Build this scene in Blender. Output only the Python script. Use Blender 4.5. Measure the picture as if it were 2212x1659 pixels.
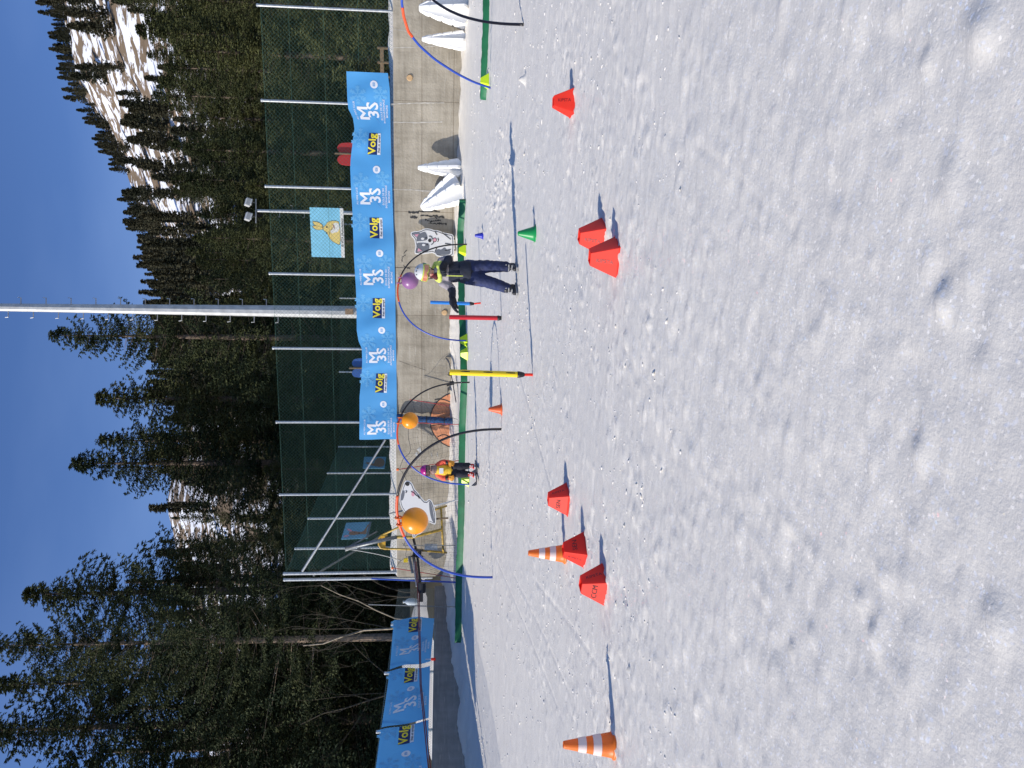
import bpy, bmesh, math, random
import numpy as np
from mathutils import Vector, Matrix
R_ = math.radians
sc = bpy.context.scene
for o in list(bpy.data.objects): bpy.data.objects.remove(o)
# ------------------------------------------------------------------ camera
# measurements below are taken on a 2212 x 1659 copy of the photo (v = image x, which is downwards in the world; y = image y)
FPX = 1755.0; EYE = Vector((0, 0, 1.1)); PITCH = R_(5.24); ROLL = 0.006
F = Vector((0, math.cos(PITCH), -math.sin(PITCH)))
Dn = Vector((0, -math.sin(PITCH), -math.cos(PITCH))); Rt = Vector((1, 0, 0))
CX = Dn*math.cos(ROLL) + Rt*math.sin(ROLL)
CY = Rt*math.cos(ROLL) - Dn*math.sin(ROLL)
cam = bpy.data.cameras.new("camera"); cam_o = bpy.data.objects.new("camera", cam)
sc.collection.objects.link(cam_o); sc.camera = cam_o
cam.sensor_width = 36; cam.lens = 36*FPX/2212; cam.clip_end = 3000; cam.clip_start = 0.05
M = Matrix.Identity(4)
for i in range(3):
    M[i][0] = CX[i]; M[i][1] = CY[i]; M[i][2] = -F[i]; M[i][3] = EYE[i]
cam_o.matrix_world = M
sc.render.resolution_x = 1024; sc.render.resolution_y = 768
# ------------------------------------------------------------------ light
SUN_EL, SUN_AZ = R_(29), R_(20)      # sun stands to the left and a little behind the camera
S = Vector((-math.cos(SUN_EL)*math.cos(SUN_AZ), -math.cos(SUN_EL)*math.sin(SUN_AZ), math.sin(SUN_EL)))
w = bpy.data.worlds.new("World"); sc.world = w; w.use_nodes = True
nt = w.node_tree; bg = nt.nodes['Background']
sky = nt.nodes.new('ShaderNodeTexSky'); sky.sky_type = 'NISHITA'; sky.sun_disc = False
sky.sun_elevation = SUN_EL; sky.sun_rotation = math.atan2(S.x, S.y)
sky.altitude = 1500; sky.air_density = 1.1; sky.dust_density = 0.9; sky.ozone_density = 2.2
tcw = nt.nodes.new('ShaderNodeTexCoord'); mpw = nt.nodes.new('ShaderNodeMapping'); mpw.inputs['Scale'].default_value = (1.2, 1.2, 4); mpw.inputs['Rotation'].default_value = (.3, .5, .2)
nzw = nt.nodes.new('ShaderNodeTexNoise'); nzw.inputs['Scale'].default_value = 1.3; nzw.inputs['Detail'].default_value = 5
rw = nt.nodes.new('ShaderNodeValToRGB'); rw.color_ramp.elements[0].position = .42; rw.color_ramp.elements[1].position = .66; rw.color_ramp.elements[0].color = (.80, 1.0, 1.42, 1); rw.color_ramp.elements[1].color = (1.22, 1.3, 1.62, 1)   # thin high cirrus
tint = nt.nodes.new('ShaderNodeMixRGB'); tint.blend_type = 'MULTIPLY'; tint.inputs[0].default_value = 1
nt.links.new(tcw.outputs['Generated'], mpw.inputs[0]); nt.links.new(mpw.outputs[0], nzw.inputs[0]); nt.links.new(nzw.outputs[0], rw.inputs[0])
nt.links.new(sky.outputs[0], tint.inputs[1]); nt.links.new(rw.outputs[0], tint.inputs[2])
nt.links.new(tint.outputs[0], bg.inputs[0]); bg.inputs[1].default_value = 0.077
sun = bpy.data.lights.new("sun", 'SUN'); sun.energy = 3.6; sun.angle = R_(0.5); sun.color = (1, .93, .83)
sun_o = bpy.data.objects.new("sun", sun); sc.collection.objects.link(sun_o)
sun_o.rotation_euler = (-S).to_track_quat('-Z', 'Y').to_euler()
sc.view_settings.view_transform = 'Standard'; sc.view_settings.look = 'None'
sc.view_settings.exposure = 0.4; sc.view_settings.gamma = 1
# ------------------------------------------------------------------ geometry helpers
rng = np.random.default_rng(7); rnd = random.Random(7)
def ray(v, y):
    return F + CX*((v-1106)/FPX) + CY*((829.5-y)/FPX)
def at(v, y, d):
    r = ray(v, y); return EYE + r*(d/r.y)
def gz(x, y):
    yy = np.clip((np.asarray(y, float)-6.5)/12.5, 0, 1.35)
    return .6*yy**1.3
def gp(v, y):
    r = ray(v, y); d = 6.0
    lo, hi = 0.5, 26.0
    for _ in range(50):
        m = (lo+hi)/2; p = EYE + r*(m/r.y)
        if p.z > float(gz(p.x, p.y)): lo = m
        else: hi = m
    p = EYE + r*(lo/r.y); return Vector((p.x, p.y, float(gz(p.x, p.y))))
def onp(v, y, P, n):
    r = ray(v, y); t = (P-EYE).dot(n)/r.dot(n); return EYE + r*t
PR = Vector((8.3, 18.0, 0)); PL = Vector((-5.08, 21.5, 0))          # main wall line
WD = (PR-PL).normalized(); WN = Vector((WD.y, -WD.x, 0))            # towards the camera
if WN.y > 0: WN = -WN
CL = Vector((-5.2, 21.3, 0)); LD = Vector((-.32, -.947, 0)).normalized()   # low left wall line
LN = Vector((.947, -.32, 0)).normalized()
WTOP = 2.13
def link(o): sc.collection.objects.link(o); return o
def wloc(o):
    v = Vector((0, 0, 0))
    while o is not None: v = v + o.location; o = o.parent
    return v
def tag(o, label=None, cat=None, group=None, kind=None):
    if label: o['label'] = label
    if cat: o['category'] = cat
    if group: o['group'] = group
    if kind: o['kind'] = kind
    return o
def thing(name, loc, label, cat, group=None):
    o = link(bpy.data.objects.new(name, None)); o.location = loc; o.empty_display_size = .2
    return tag(o, label, cat, group)
def copy_tree(o, parent=None):
    c = o.copy(); link(c); c.parent = parent
    for ch in list(o.children): copy_tree(ch, c)
    return c
class MB:
    def __init__(s): s.v = []; s.f = []; s.m = []
    def add(s, vs, fs, mi=0):
        n = len(s.v); s.v += [tuple(p) for p in vs]; s.f += [tuple(i+n for i in f) for f in fs]; s.m += [mi]*len(fs); return s
    def box(s, c, size, rot=None, mi=0):
        c = Vector(c); sx, sy, sz = [q/2 for q in size]
        vs = [Vector((a*sx, b*sy, d*sz)) for a in (-1, 1) for b in (-1, 1) for d in (-1, 1)]
        if rot is not None: vs = [rot @ q for q in vs]
        return s.add([c+q for q in vs], [(0,1,3,2),(4,6,7,5),(0,4,5,1),(2,3,7,6),(0,2,6,4),(1,5,7,3)], mi)
    def bar(s, a, b, w_, h_, up=Vector((0,0,1)), mi=0):
        a = Vector(a); b = Vector(b); d = (b-a); L = d.length; d.normalize()
        x = d.cross(up)
        if x.length < 1e-4: x = d.cross(Vector((1,0,0)))
        x.normalize(); z = x.cross(d); m = Matrix((x, d, z)).transposed()
        return s.box((a+b)/2, (w_, L, h_), m, mi)
    def tube(s, path, r, n=8, mi=0, cap=True):
        P = [Vector(p) for p in path]; k = len(P)
        rr = r if hasattr(r, '__len__') else [r]*k
        vs = []; x = None
        for i, p in enumerate(P):
            t = (P[min(i+1, k-1)] - P[max(i-1, 0)]).normalized()
            if x is None:
                x = t.cross(Vector((.31, .17, .93)) if abs(t.z) < .9 else Vector((1, .1, 0))).normalized()
            else: x = (x - t*x.dot(t)).normalized()
            y = t.cross(x)
            for j in range(n):
                a = 2*math.pi*j/n; vs.append(p + (x*math.cos(a) + y*math.sin(a))*rr[i])
        fs = [(i*n+j, i*n+(j+1) % n, (i+1)*n+(j+1) % n, (i+1)*n+j) for i in range(k-1) for j in range(n)]
        if cap: fs += [tuple(range(n))[::-1], tuple((k-1)*n+j for j in range(n))]
        return s.add(vs, fs, mi)
    def lathe(s, prof, n=24, c=(0,0,0), mi=0, sx=1, sy=1):
        c = Vector(c); vs = []
        for r, z in prof:
            for j in range(n):
                a = 2*math.pi*j/n; vs.append(c + Vector((r*math.cos(a)*sx, r*math.sin(a)*sy, z)))
        k = len(prof)
        fs = [(i*n+j, i*n+(j+1) % n, (i+1)*n+(j+1) % n, (i+1)*n+j) for i in range(k-1) for j in range(n)]
        return s.add(vs, fs, mi)
    def ball(s, c, r, n=16, mi=0, rot=None):
        c = Vector(c); r = Vector(r) if hasattr(r, '__len__') else Vector((r, r, r)); vs = []; m = n//2
        for i in range(m+1):
            t = math.pi*i/m
            for j in range(n):
                a = 2*math.pi*j/n
                q = Vector((r.x*math.sin(t)*math.cos(a), r.y*math.sin(t)*math.sin(a), r.z*math.cos(t)))
                vs.append(c + (rot @ q if rot is not None else q))
        fs = [(i*n+j, (i+1)*n+j, (i+1)*n+(j+1) % n, i*n+(j+1) % n) for i in range(m) for j in range(n)]
        return s.add(vs, fs, mi)
    def prism(s, pts, off, mi=0):
        """flat outline given in 3D, thickened by off"""
        n = len(pts); a = [Vector(p) for p in pts]; b = [p+off for p in a]
        return s.add(a+b, [tuple(range(n)), tuple(range(2*n-1, n-1, -1))] + [(i, n+i, n+(i+1) % n, (i+1) % n) for i in range(n)], mi)
    def build(s, name, mats, parent=None, smooth=False, label=None):
        me = bpy.data.meshes.new(name); o0 = wloc(parent) if parent is not None else Vector((0,0,0))
        me.from_pydata([(p[0]-o0.x, p[1]-o0.y, p[2]-o0.z) for p in s.v], [], s.f)
        if not isinstance(mats, (list, tuple)): mats = [mats]
        for m in mats: me.materials.append(m)
        if len(mats) > 1: me.polygons.foreach_set('material_index', s.m)
        if smooth: me.polygons.foreach_set('use_smooth', [True]*len(s.f))
        me.update()
        bm = bmesh.new(); bm.from_mesh(me); bmesh.ops.recalc_face_normals(bm, faces=bm.faces); bm.to_mesh(me); bm.free()
        o = link(bpy.data.objects.new(name, me)); o.parent = parent
        if label: o['label'] = label
        return o
def np_mesh(name, V, Q, mats, parent=None, smooth=False, mi=None):
    me = bpy.data.meshes.new(name); nv = len(V); nf = len(Q); k = Q.shape[1]
    me.vertices.add(nv); me.vertices.foreach_set('co', np.ascontiguousarray(V, dtype=np.float32).ravel())
    me.loops.add(nf*k); me.loops.foreach_set('vertex_index', np.ascontiguousarray(Q, dtype=np.int32).ravel())
    me.polygons.add(nf); me.polygons.foreach_set('loop_start', np.arange(0, nf*k, k, dtype=np.int32))
    me.polygons.foreach_set('loop_total', np.full(nf, k, dtype=np.int32))
    if smooth: me.polygons.foreach_set('use_smooth', np.ones(nf, dtype=bool))
    for m in (mats if isinstance(mats, (list, tuple)) else [mats]): me.materials.append(m)
    if mi is not None: me.polygons.foreach_set('material_index', np.asarray(mi, dtype=np.int32))
    me.update(calc_edges=True)
    o = link(bpy.data.objects.new(name, me)); o.parent = parent; return o
def grid_faces(nr, nc):
    i = np.arange(nr-1)[:, None]*nc + np.arange(nc-1)[None, :]
    return np.stack([i, i+1, i+nc+1, i+nc], -1).reshape(-1, 4)
_T = rng.random((256, 256))
def vn(x, y, s=0):
    x = np.asarray(x, float) + s*17.31; y = np.asarray(y, float) + s*9.77
    xi = np.floor(x).astype(int); yi = np.floor(y).astype(int); fx = x-xi; fy = y-yi
    fx = fx*fx*(3-2*fx); fy = fy*fy*(3-2*fy)
    a = _T[xi & 255, yi & 255]; b = _T[(xi+1) & 255, yi & 255]; c = _T[xi & 255, (yi+1) & 255]; d = _T[(xi+1) & 255, (yi+1) & 255]
    return (a*(1-fx)+b*fx)*(1-fy) + (c*(1-fx)+d*fx)*fy - .5
def fbm(x, y, o=4, s=0):
    t = 0; a = 1
    for k in range(o): t = t + a*vn(x*2**k, y*2**k, s+k); a *= .5
    return t
# ------------------------------------------------------------------ materials
def mat(name, col, rough=.6, metal=0, var=0, vscale=8, bump=0, bscale=30, spec=None, col2=None, coat=0, trans=0):
    m = bpy.data.materials.new(name); m.use_nodes = True; n = m.node_tree; p = n.nodes['Principled BSDF']
    p.inputs['Base Color'].default_value = (*col, 1); p.inputs['Roughness'].default_value = rough; p.inputs['Metallic'].default_value = metal
    if spec is not None: p.inputs['Specular IOR Level'].default_value = spec
    if coat: p.inputs['Coat Weight'].default_value = coat
    tc = None
    if var or col2 or bump: tc = n.nodes.new('ShaderNodeTexCoord')
    if var or col2:
        nz = n.nodes.new('ShaderNodeTexNoise'); nz.inputs['Scale'].default_value = vscale; nz.inputs['Detail'].default_value = 5
        n.links.new(tc.outputs['Object'], nz.inputs['Vector'])
        r = n.nodes.new('ShaderNodeValToRGB'); r.color_ramp.elements[0].position = .35; r.color_ramp.elements[1].position = .65
        c2 = col2 if col2 else tuple(min(1, c*(1+var)) for c in col)
        c1 = col if col2 else tuple(c*(1-var) for c in col)
        r.color_ramp.elements[0].color = (*c1, 1); r.color_ramp.elements[1].color = (*c2, 1)
        n.links.new(nz.outputs['Fac'], r.inputs[0]); n.links.new(r.outputs[0], p.inputs['Base Color'])
    if bump:
        nb = n.nodes.new('ShaderNodeTexNoise'); nb.inputs['Scale'].default_value = bscale; nb.inputs['Detail'].default_value = 4
        n.links.new(tc.outputs['Object'], nb.inputs['Vector'])
        b = n.nodes.new('ShaderNodeBump'); b.inputs['Strength'].default_value = bump; b.inputs['Distance'].default_value = .02
        n.links.new(nb.outputs['Fac'], b.inputs['Height']); n.links.new(b.outputs[0], p.inputs['Normal'])
    return m
def N(m, t, **kw):
    q = m.node_tree.nodes.new(t)
    for k, v_ in kw.items(): setattr(q, k, v_)
    return q
def L(m, a, b): m.node_tree.links.new(a, b)

m_galv = mat('galvanised_steel', (.42,.43,.43), .45, .75, var=.18, vscale=25)
m_galv_d = mat('weathered_steel', (.22,.23,.23), .5, .6, var=.2, vscale=20)
m_wire = mat('green_wire', (.05,.125,.095), .5)
m_wire_l = mat('pale_wire', (.16,.2,.19), .5, .3)
m_black = mat('black_plastic', (.012,.012,.014), .45)
m_white = mat('white_paint', (.8,.8,.79), .5)
m_foam = mat('white_foam', (.90,.89,.86), .7, var=.02, vscale=12, bump=.06, bscale=60)
m_orange = mat('orange_plastic', (.85,.16,.02), .4)
m_red_pl = mat('red_plastic', (.93,.06,.035), .5, spec=.25, var=.06, vscale=9)
def see_through(m, col, f):
    p = m.node_tree.nodes['Principled BSDF']; tr = N(m, 'ShaderNodeBsdfTranslucent'); tr.inputs['Color'].default_value = (*col, 1)
    mx = N(m, 'ShaderNodeMixShader'); mx.inputs[0].default_value = f; L(m, p.outputs[0], mx.inputs[1]); L(m, tr.outputs[0], mx.inputs[2]); L(m, mx.outputs[0], m.node_tree.nodes['Material Output'].inputs['Surface'])
see_through(m_red_pl, (1, .07, .04), .35)
m_blue_p = mat('blue_pipe', (.02,.07,.42), .35)
m_blk_p = mat('black_pipe', (.012,.010,.012), .35)
m_or_p = mat('orange_connector', (.75,.09,.02), .4)
m_lime = mat('lime_plastic', (.62,.85,.02), .4)
m_wood = mat('old_wood', (.13,.09,.05), .8, var=.3, vscale=14)
m_navy = mat('navy_fabric', (.010,.016,.05), .85, var=.35, vscale=7, bump=.6, bscale=13)
m_skin = mat('skin', (.62,.34,.25), .5)

# ---- snow
def snow_mat(name='snow', tint=(.77,.73,.65)):
    m = bpy.data.materials.new(name); m.use_nodes = True; p = m.node_tree.nodes['Principled BSDF']
    p.inputs['Roughness'].default_value = .55; p.inputs['Specular IOR Level'].default_value = .25
    tc = N(m, 'ShaderNodeTexCoord')
    mp = N(m, 'ShaderNodeMapping'); mp.inputs['Scale'].default_value = (1, 1.9, 1); mp.inputs['Rotation'].default_value = (0, 0, .3); L(m, tc.outputs['Object'], mp.inputs[0])
    n1 = N(m, 'ShaderNodeTexNoise'); n1.inputs['Scale'].default_value = 9; n1.inputs['Detail'].default_value = 9; n1.inputs['Roughness'].default_value = .62; L(m, mp.outputs[0], n1.inputs[0])
    n2 = N(m, 'ShaderNodeTexNoise'); n2.inputs['Scale'].default_value = 60; n2.inputs['Detail'].default_value = 5; n2.inputs['Roughness'].default_value = .7; L(m, tc.outputs['Object'], n2.inputs[0])
    ad = N(m, 'ShaderNodeMath', operation='MULTIPLY_ADD'); ad.inputs[1].default_value = .55; L(m, n2.outputs[0], ad.inputs[0]); L(m, n1.outputs[0], ad.inputs[2])
    b = N(m, 'ShaderNodeBump'); b.inputs['Strength'].default_value = .3; b.inputs['Distance'].default_value = .02; L(m, ad.outputs[0], b.inputs['Height'])
    n3 = N(m, 'ShaderNodeTexNoise'); n3.inputs['Scale'].default_value = 1.7; n3.inputs['Detail'].default_value = 6; L(m, mp.outputs[0], n3.inputs[0])
    r = N(m, 'ShaderNodeValToRGB'); r.color_ramp.elements[0].position = .3; r.color_ramp.elements[1].position = .7
    r.color_ramp.elements[0].color = (tint[0]*.9, tint[1]*.905, tint[2]*.92, 1); r.color_ramp.elements[1].color = (*tint, 1)
    L(m, n3.outputs[0], r.inputs[0]); L(m, r.outputs[0], p.inputs['Base Color']); L(m, b.outputs[0], p.inputs['Normal'])
    # ice crystals: a few facets, each with its own tilt, that glint when the sun hits them
    vo = N(m, 'ShaderNodeTexVoronoi'); vo.inputs['Scale'].default_value = 130; L(m, tc.outputs['Object'], vo.inputs[0])
    sx = N(m, 'ShaderNodeSeparateColor'); L(m, vo.outputs['Color'], sx.inputs[0])
    gt = N(m, 'ShaderNodeMath', operation='GREATER_THAN'); gt.inputs[1].default_value = .9; L(m, sx.outputs[2], gt.inputs[0])
    geo = N(m, 'ShaderNodeNewGeometry')
    sub = N(m, 'ShaderNodeVectorMath', operation='SUBTRACT'); sub.inputs[1].default_value = (.5,.5,.5); L(m, vo.outputs['Color'], sub.inputs[0])
    sca = N(m, 'ShaderNodeVectorMath', operation='SCALE'); sca.inputs['Scale'].default_value = 1.3; L(m, sub.outputs[0], sca.inputs[0])
    adv = N(m, 'ShaderNodeVectorMath', operation='ADD'); L(m, geo.outputs['Normal'], adv.inputs[0]); L(m, sca.outputs[0], adv.inputs[1])
    nrm = N(m, 'ShaderNodeVectorMath', operation='NORMALIZE'); L(m, adv.outputs[0], nrm.inputs[0])
    gl = N(m, 'ShaderNodeBsdfGlossy'); gl.inputs['Roughness'].default_value = .07; gl.inputs['Color'].default_value = (.7,.7,.7,1); L(m, nrm.outputs[0], gl.inputs['Normal'])
    mx = N(m, 'ShaderNodeMixShader'); mf = N(m, 'ShaderNodeMath', operation='MULTIPLY'); mf.inputs[1].default_value = .5; L(m, gt.outputs[0], mf.inputs[0]); asd = N(m, 'ShaderNodeAddShader'); L(m, p.outputs[0], asd.inputs[0]); L(m, gl.outputs[0], asd.inputs[1])
    L(m, mf.outputs[0], mx.inputs[0]); L(m, p.outputs[0], mx.inputs[1]); L(m, asd.outputs[0], mx.inputs[2])
    L(m, mx.outputs[0], m.node_tree.nodes['Material Output'].inputs['Surface'])
    return m
m_snow = snow_mat()
m_snow_far = mat('far_snow', (.8,.82,.86), .6, bump=.5, bscale=4)

# ------------------------------------------------------------------ the snow field (one sheet)
def axis(segs):
    out = []
    for a, b, s0, s1 in segs:
        x = a
        while x < b: out.append(x); x += s0 + (s1-s0)*(x-a)/(b-a)
    out.append(segs[-1][1]); return np.array(out)
ys = axis([(-60, -3, 4, .6), (-3, .4, .4, .06), (.4, 5.5, .014, .017), (5.5, 23.6, .017, .055), (23.6, 26, .4, .6)])
xs = axis([(-60, -12, 6, .4), (-12, -3.2, .06, .04), (-3.2, 3.2, .022, .022), (3.2, 14, .04, .06), (14, 60, .4, 6)])
X, Y = np.meshgrid(xs, ys)
Z = gz(X, Y)
def wall_dist(X, Y):
    d1 = (X-PL.x)*WN.x + (Y-PL.y)*WN.y
    d2 = (X-CL.x)*LN.x + (Y-CL.y)*LN.y
    return d1, d2
D1, D2 = wall_dist(X, Y)
fade = np.clip((Y+1)/2, 0, 1)
Z += fade*(.02*fbm(X*.5, Y*.5, 3, 1) + .0045*fbm(X*2.1+Y*.6, Y*3.2, 4, 5))*np.clip(.35+Y/8, 0, 1)
rough = np.clip(.5+1.6*fbm(X*.35, Y*.4, 3, 31), .12, 1.3)*np.clip(Y/6, .22, 1)
Z += fade*rough*.010*np.clip(fbm(X*7+Y*2, Y*13, 3, 11)-.02, 0, 1)*1.5
Z -= fade*rough*.006*np.clip(fbm(X*9, Y*15, 3, 21)-.12, 0, 1)*2
# banks against the walls
bk = lambda d, w_: np.clip(1-np.abs(d)/w_, 0, 1)**1.5
Z += bk(D1, .9)*(.05+.16*(vn(X*.8, Y*.8, 3)+.4)+.05*fbm(X*4, Y*4, 3, 8))
Z += bk(D2, .9)*(.10+.14*(vn(X*1.1, Y*1.1, 4)+.4)+.05*fbm(X*4, Y*4, 3, 9))
def lump(cx, cy, rx, ry, h, rot=0, p=1.0):
    i0, i1 = np.searchsorted(ys, [cy-3*max(rx,ry), cy+3*max(rx,ry)]); j0, j1 = np.searchsorted(xs, [cx-3*max(rx,ry), cx+3*max(rx,ry)])
    if i1 <= i0 or j1 <= j0: return
    x = X[i0:i1, j0:j1]-cx; y = Y[i0:i1, j0:j1]-cy; c, s = math.cos(rot), math.sin(rot)
    a = (x*c+y*s)/rx; b = (-x*s+y*c)/ry
    Z[i0:i1, j0:j1] += h*np.exp(-(a*a+b*b)**p)
for k in range(3600):          # crumbs and scuffs kicked up by skis
    y = .9 + 17*rnd.random()**1.35; x = rnd.uniform(-.62, .62)*y*1.0
    s_ = rnd.uniform(.5, 1.0)**2
    h = rnd.choice([1, 1, -.8])*s_*.012*min(1, .1+y/6)
    lump(x, y, .016+.04*s_, .012+.022*s_, h, rnd.uniform(-.5, .8), 1.5)
for k in range(7500):          # fine flecks
    y = 1.6 + 14*rnd.random()**1.1; x = rnd.uniform(-.6, .6)*y
    if vn(x*.5, y*.5, 91) < -.25: continue
    lump(x, y, rnd.uniform(.012,.03), rnd.uniform(.010,.018), min(1, y/5)*rnd.choice([1, 1, 1, -.7])*rnd.uniform(.004, .012), rnd.uniform(-.2, .5), 1.6)
for (v, y_, rr, h) in [(2010,130,.03,.03),(2040,650,.045,.04),(1640,170,.022,.018),(1580,60,.03,.02),(1720,455,.02,.018),(1705,930,.02,.022),(1740,1180,.022,.02),(1855,1300,.028,.03),(1750,1372,.028,.028),(1885,1372,.034,.034),(1990,980,.04,.035),(2120,60,.06,.03),(2150,1350,.05,.035),(1560,930,.02,.02),(1530,1125,.028,.018),(1560,1118,.024,.018),(1645,705,.02,.016),(1390,490,.02,.018),(1135,172,.05,.09),(1560,1500,.03,.015),(1435,600,.022,.02),(1330,330,.03,.016),(1350,330,.03,.016),(1640,830,.03,.016)]:
    p = gp(v, y_); h *= .42 if v > 1300 else 1; lump(p.x, p.y, rr*1.0, rr*.75, h, .25, 1.3); lump(p.x+rr*1.4, p.y+rr*.5, rr*.8, rr*.6, -h*.3, .2, 1.2)
for k in range(46):            # boot prints
    y = rnd.uniform(1.6, 9); x = rnd.uniform(-.45, .45)*y; a = rnd.uniform(-.6, 1.2)
    q_ = .4 if y < 4 else .8; lump(x, y, .10, .035, -.010*q_, a, 2); lump(x+.11*math.cos(a), y+.11*math.sin(a), .02, .04, .012*q_, a, 1.5)
def groove(p, q, w_=.016, dpt=.012):
    n = int((q-p).length/.05)+1
    for i in range(n):
        t = i/n; c = p.lerp(q, t); lump(c.x, c.y+.02*math.sin(t*9), .04, w_, -dpt*rnd.uniform(.4, 1), math.atan2(q.y-p.y, q.x-p.x), 1.2)
for a, b in [((1150,805),(1142,520)),((1090,900),(1084,660)),((1086,650),(1083,480)),((1060,820),(1052,300)),((1050,1230),(1046,900)),((1215,1560),(1070,1200)),((1230,1500),(1110,1240)),
             ((1300,1450),(1150,1250)),((1110,1659),(1080,1300)),((1090,1659),(1062,1380)),((1170,1700),(1120,1300)),((1190,1050),(1120,800)),((1260,300),(1190,40)),((1700,480),(1500,300))]:
    groove(gp(*a), gp(*b), .018 if a[0] < 1400 else .010, .010 if a[1] < 1100 and a[0] < 1200 else .005)
p0 = gp(1075, 420)             # churned patch
for k in range(420):
    lump(p0.x+rnd.gauss(0, .5), p0.y+rnd.gauss(0, 1.1), rnd.uniform(.02,.06), rnd.uniform(.02,.05), rnd.uniform(-.02,.028), rnd.random()*3, 1.5)
for (v, y_) in [(1345,530),(1243,222),(1310,505),(1236,1077),(1272,1190),(1315,1262),(1338,1612),(1228,1195)]:
    p = gp(v, y_)
    for k in range(14): lump(p.x+rnd.gauss(0,.12), p.y+rnd.gauss(0,.1), .03, .02, rnd.uniform(-.008,.014), rnd.random()*3, 1.5)
keep = np.ones_like(X, bool)
Vv = np.stack([X, Y, Z], -1).reshape(-1, 3)
snow = np_mesh('snow_ground', Vv, grid_faces(len(ys), len(xs)), m_snow, smooth=True); tag(snow, kind='structure')
def sz(x, y):                  # height of the finished snow sheet
    i = min(max(np.searchsorted(ys, y), 1), len(ys)-1); j = min(max(np.searchsorted(xs, x), 1), len(xs)-1); return float(Z[i, j])
def G(v, y, sink=.006):
    p = gp(v, y); p.z = max(sz(p.x, p.y), p.z-.02) - sink; return p

# loose crumbs of snow lying about: nobody could count them
cr = np.random.default_rng(21); ico = bmesh.new(); bmesh.ops.create_icosphere(ico, subdivisions=1, radius=1); iv = np.array([v.co[:] for v in ico.verts]); ifc = np.array([[v.index for v in f.verts] for f in ico.faces]); ico.free()
CV = []; CF = []; nn_ = 0
for k in range(5200):
    y = 3.6 + 13*cr.random()**1.1; x = cr.uniform(-.6, .6)*y
    if vn(x*.8, y*.8, 60)+vn(x*3, y*3, 61)*.5 < cr.uniform(-.35, .3): continue
    s_ = (.002+.006*cr.random()**2.6)*(1+.12*y)*min(1, .45+y/12); q = iv*(1+cr.normal(0, .22, iv.shape))*np.array([cr.uniform(1.0,2.4), cr.uniform(.8,1.4), cr.uniform(.3,.5)])*s_
    a = cr.random()*6; c_, d_ = math.cos(a), math.sin(a); q = np.stack([q[:,0]*c_-q[:,1]*d_+x, q[:,0]*d_+q[:,1]*c_+y, q[:,2]+sz(x, y)+s_*.04], -1)
    CV.append(q); CF.append(ifc+nn_); nn_ += len(q)
crumbs = np_mesh('snow_crumbs', np.concatenate(CV), np.concatenate(CF), mat('crumb_snow', (.77,.73,.66), .6), smooth=True); tag(crumbs, 'loose crumbs of snow scattered over the packed field', 'snow', kind='stuff')

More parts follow.
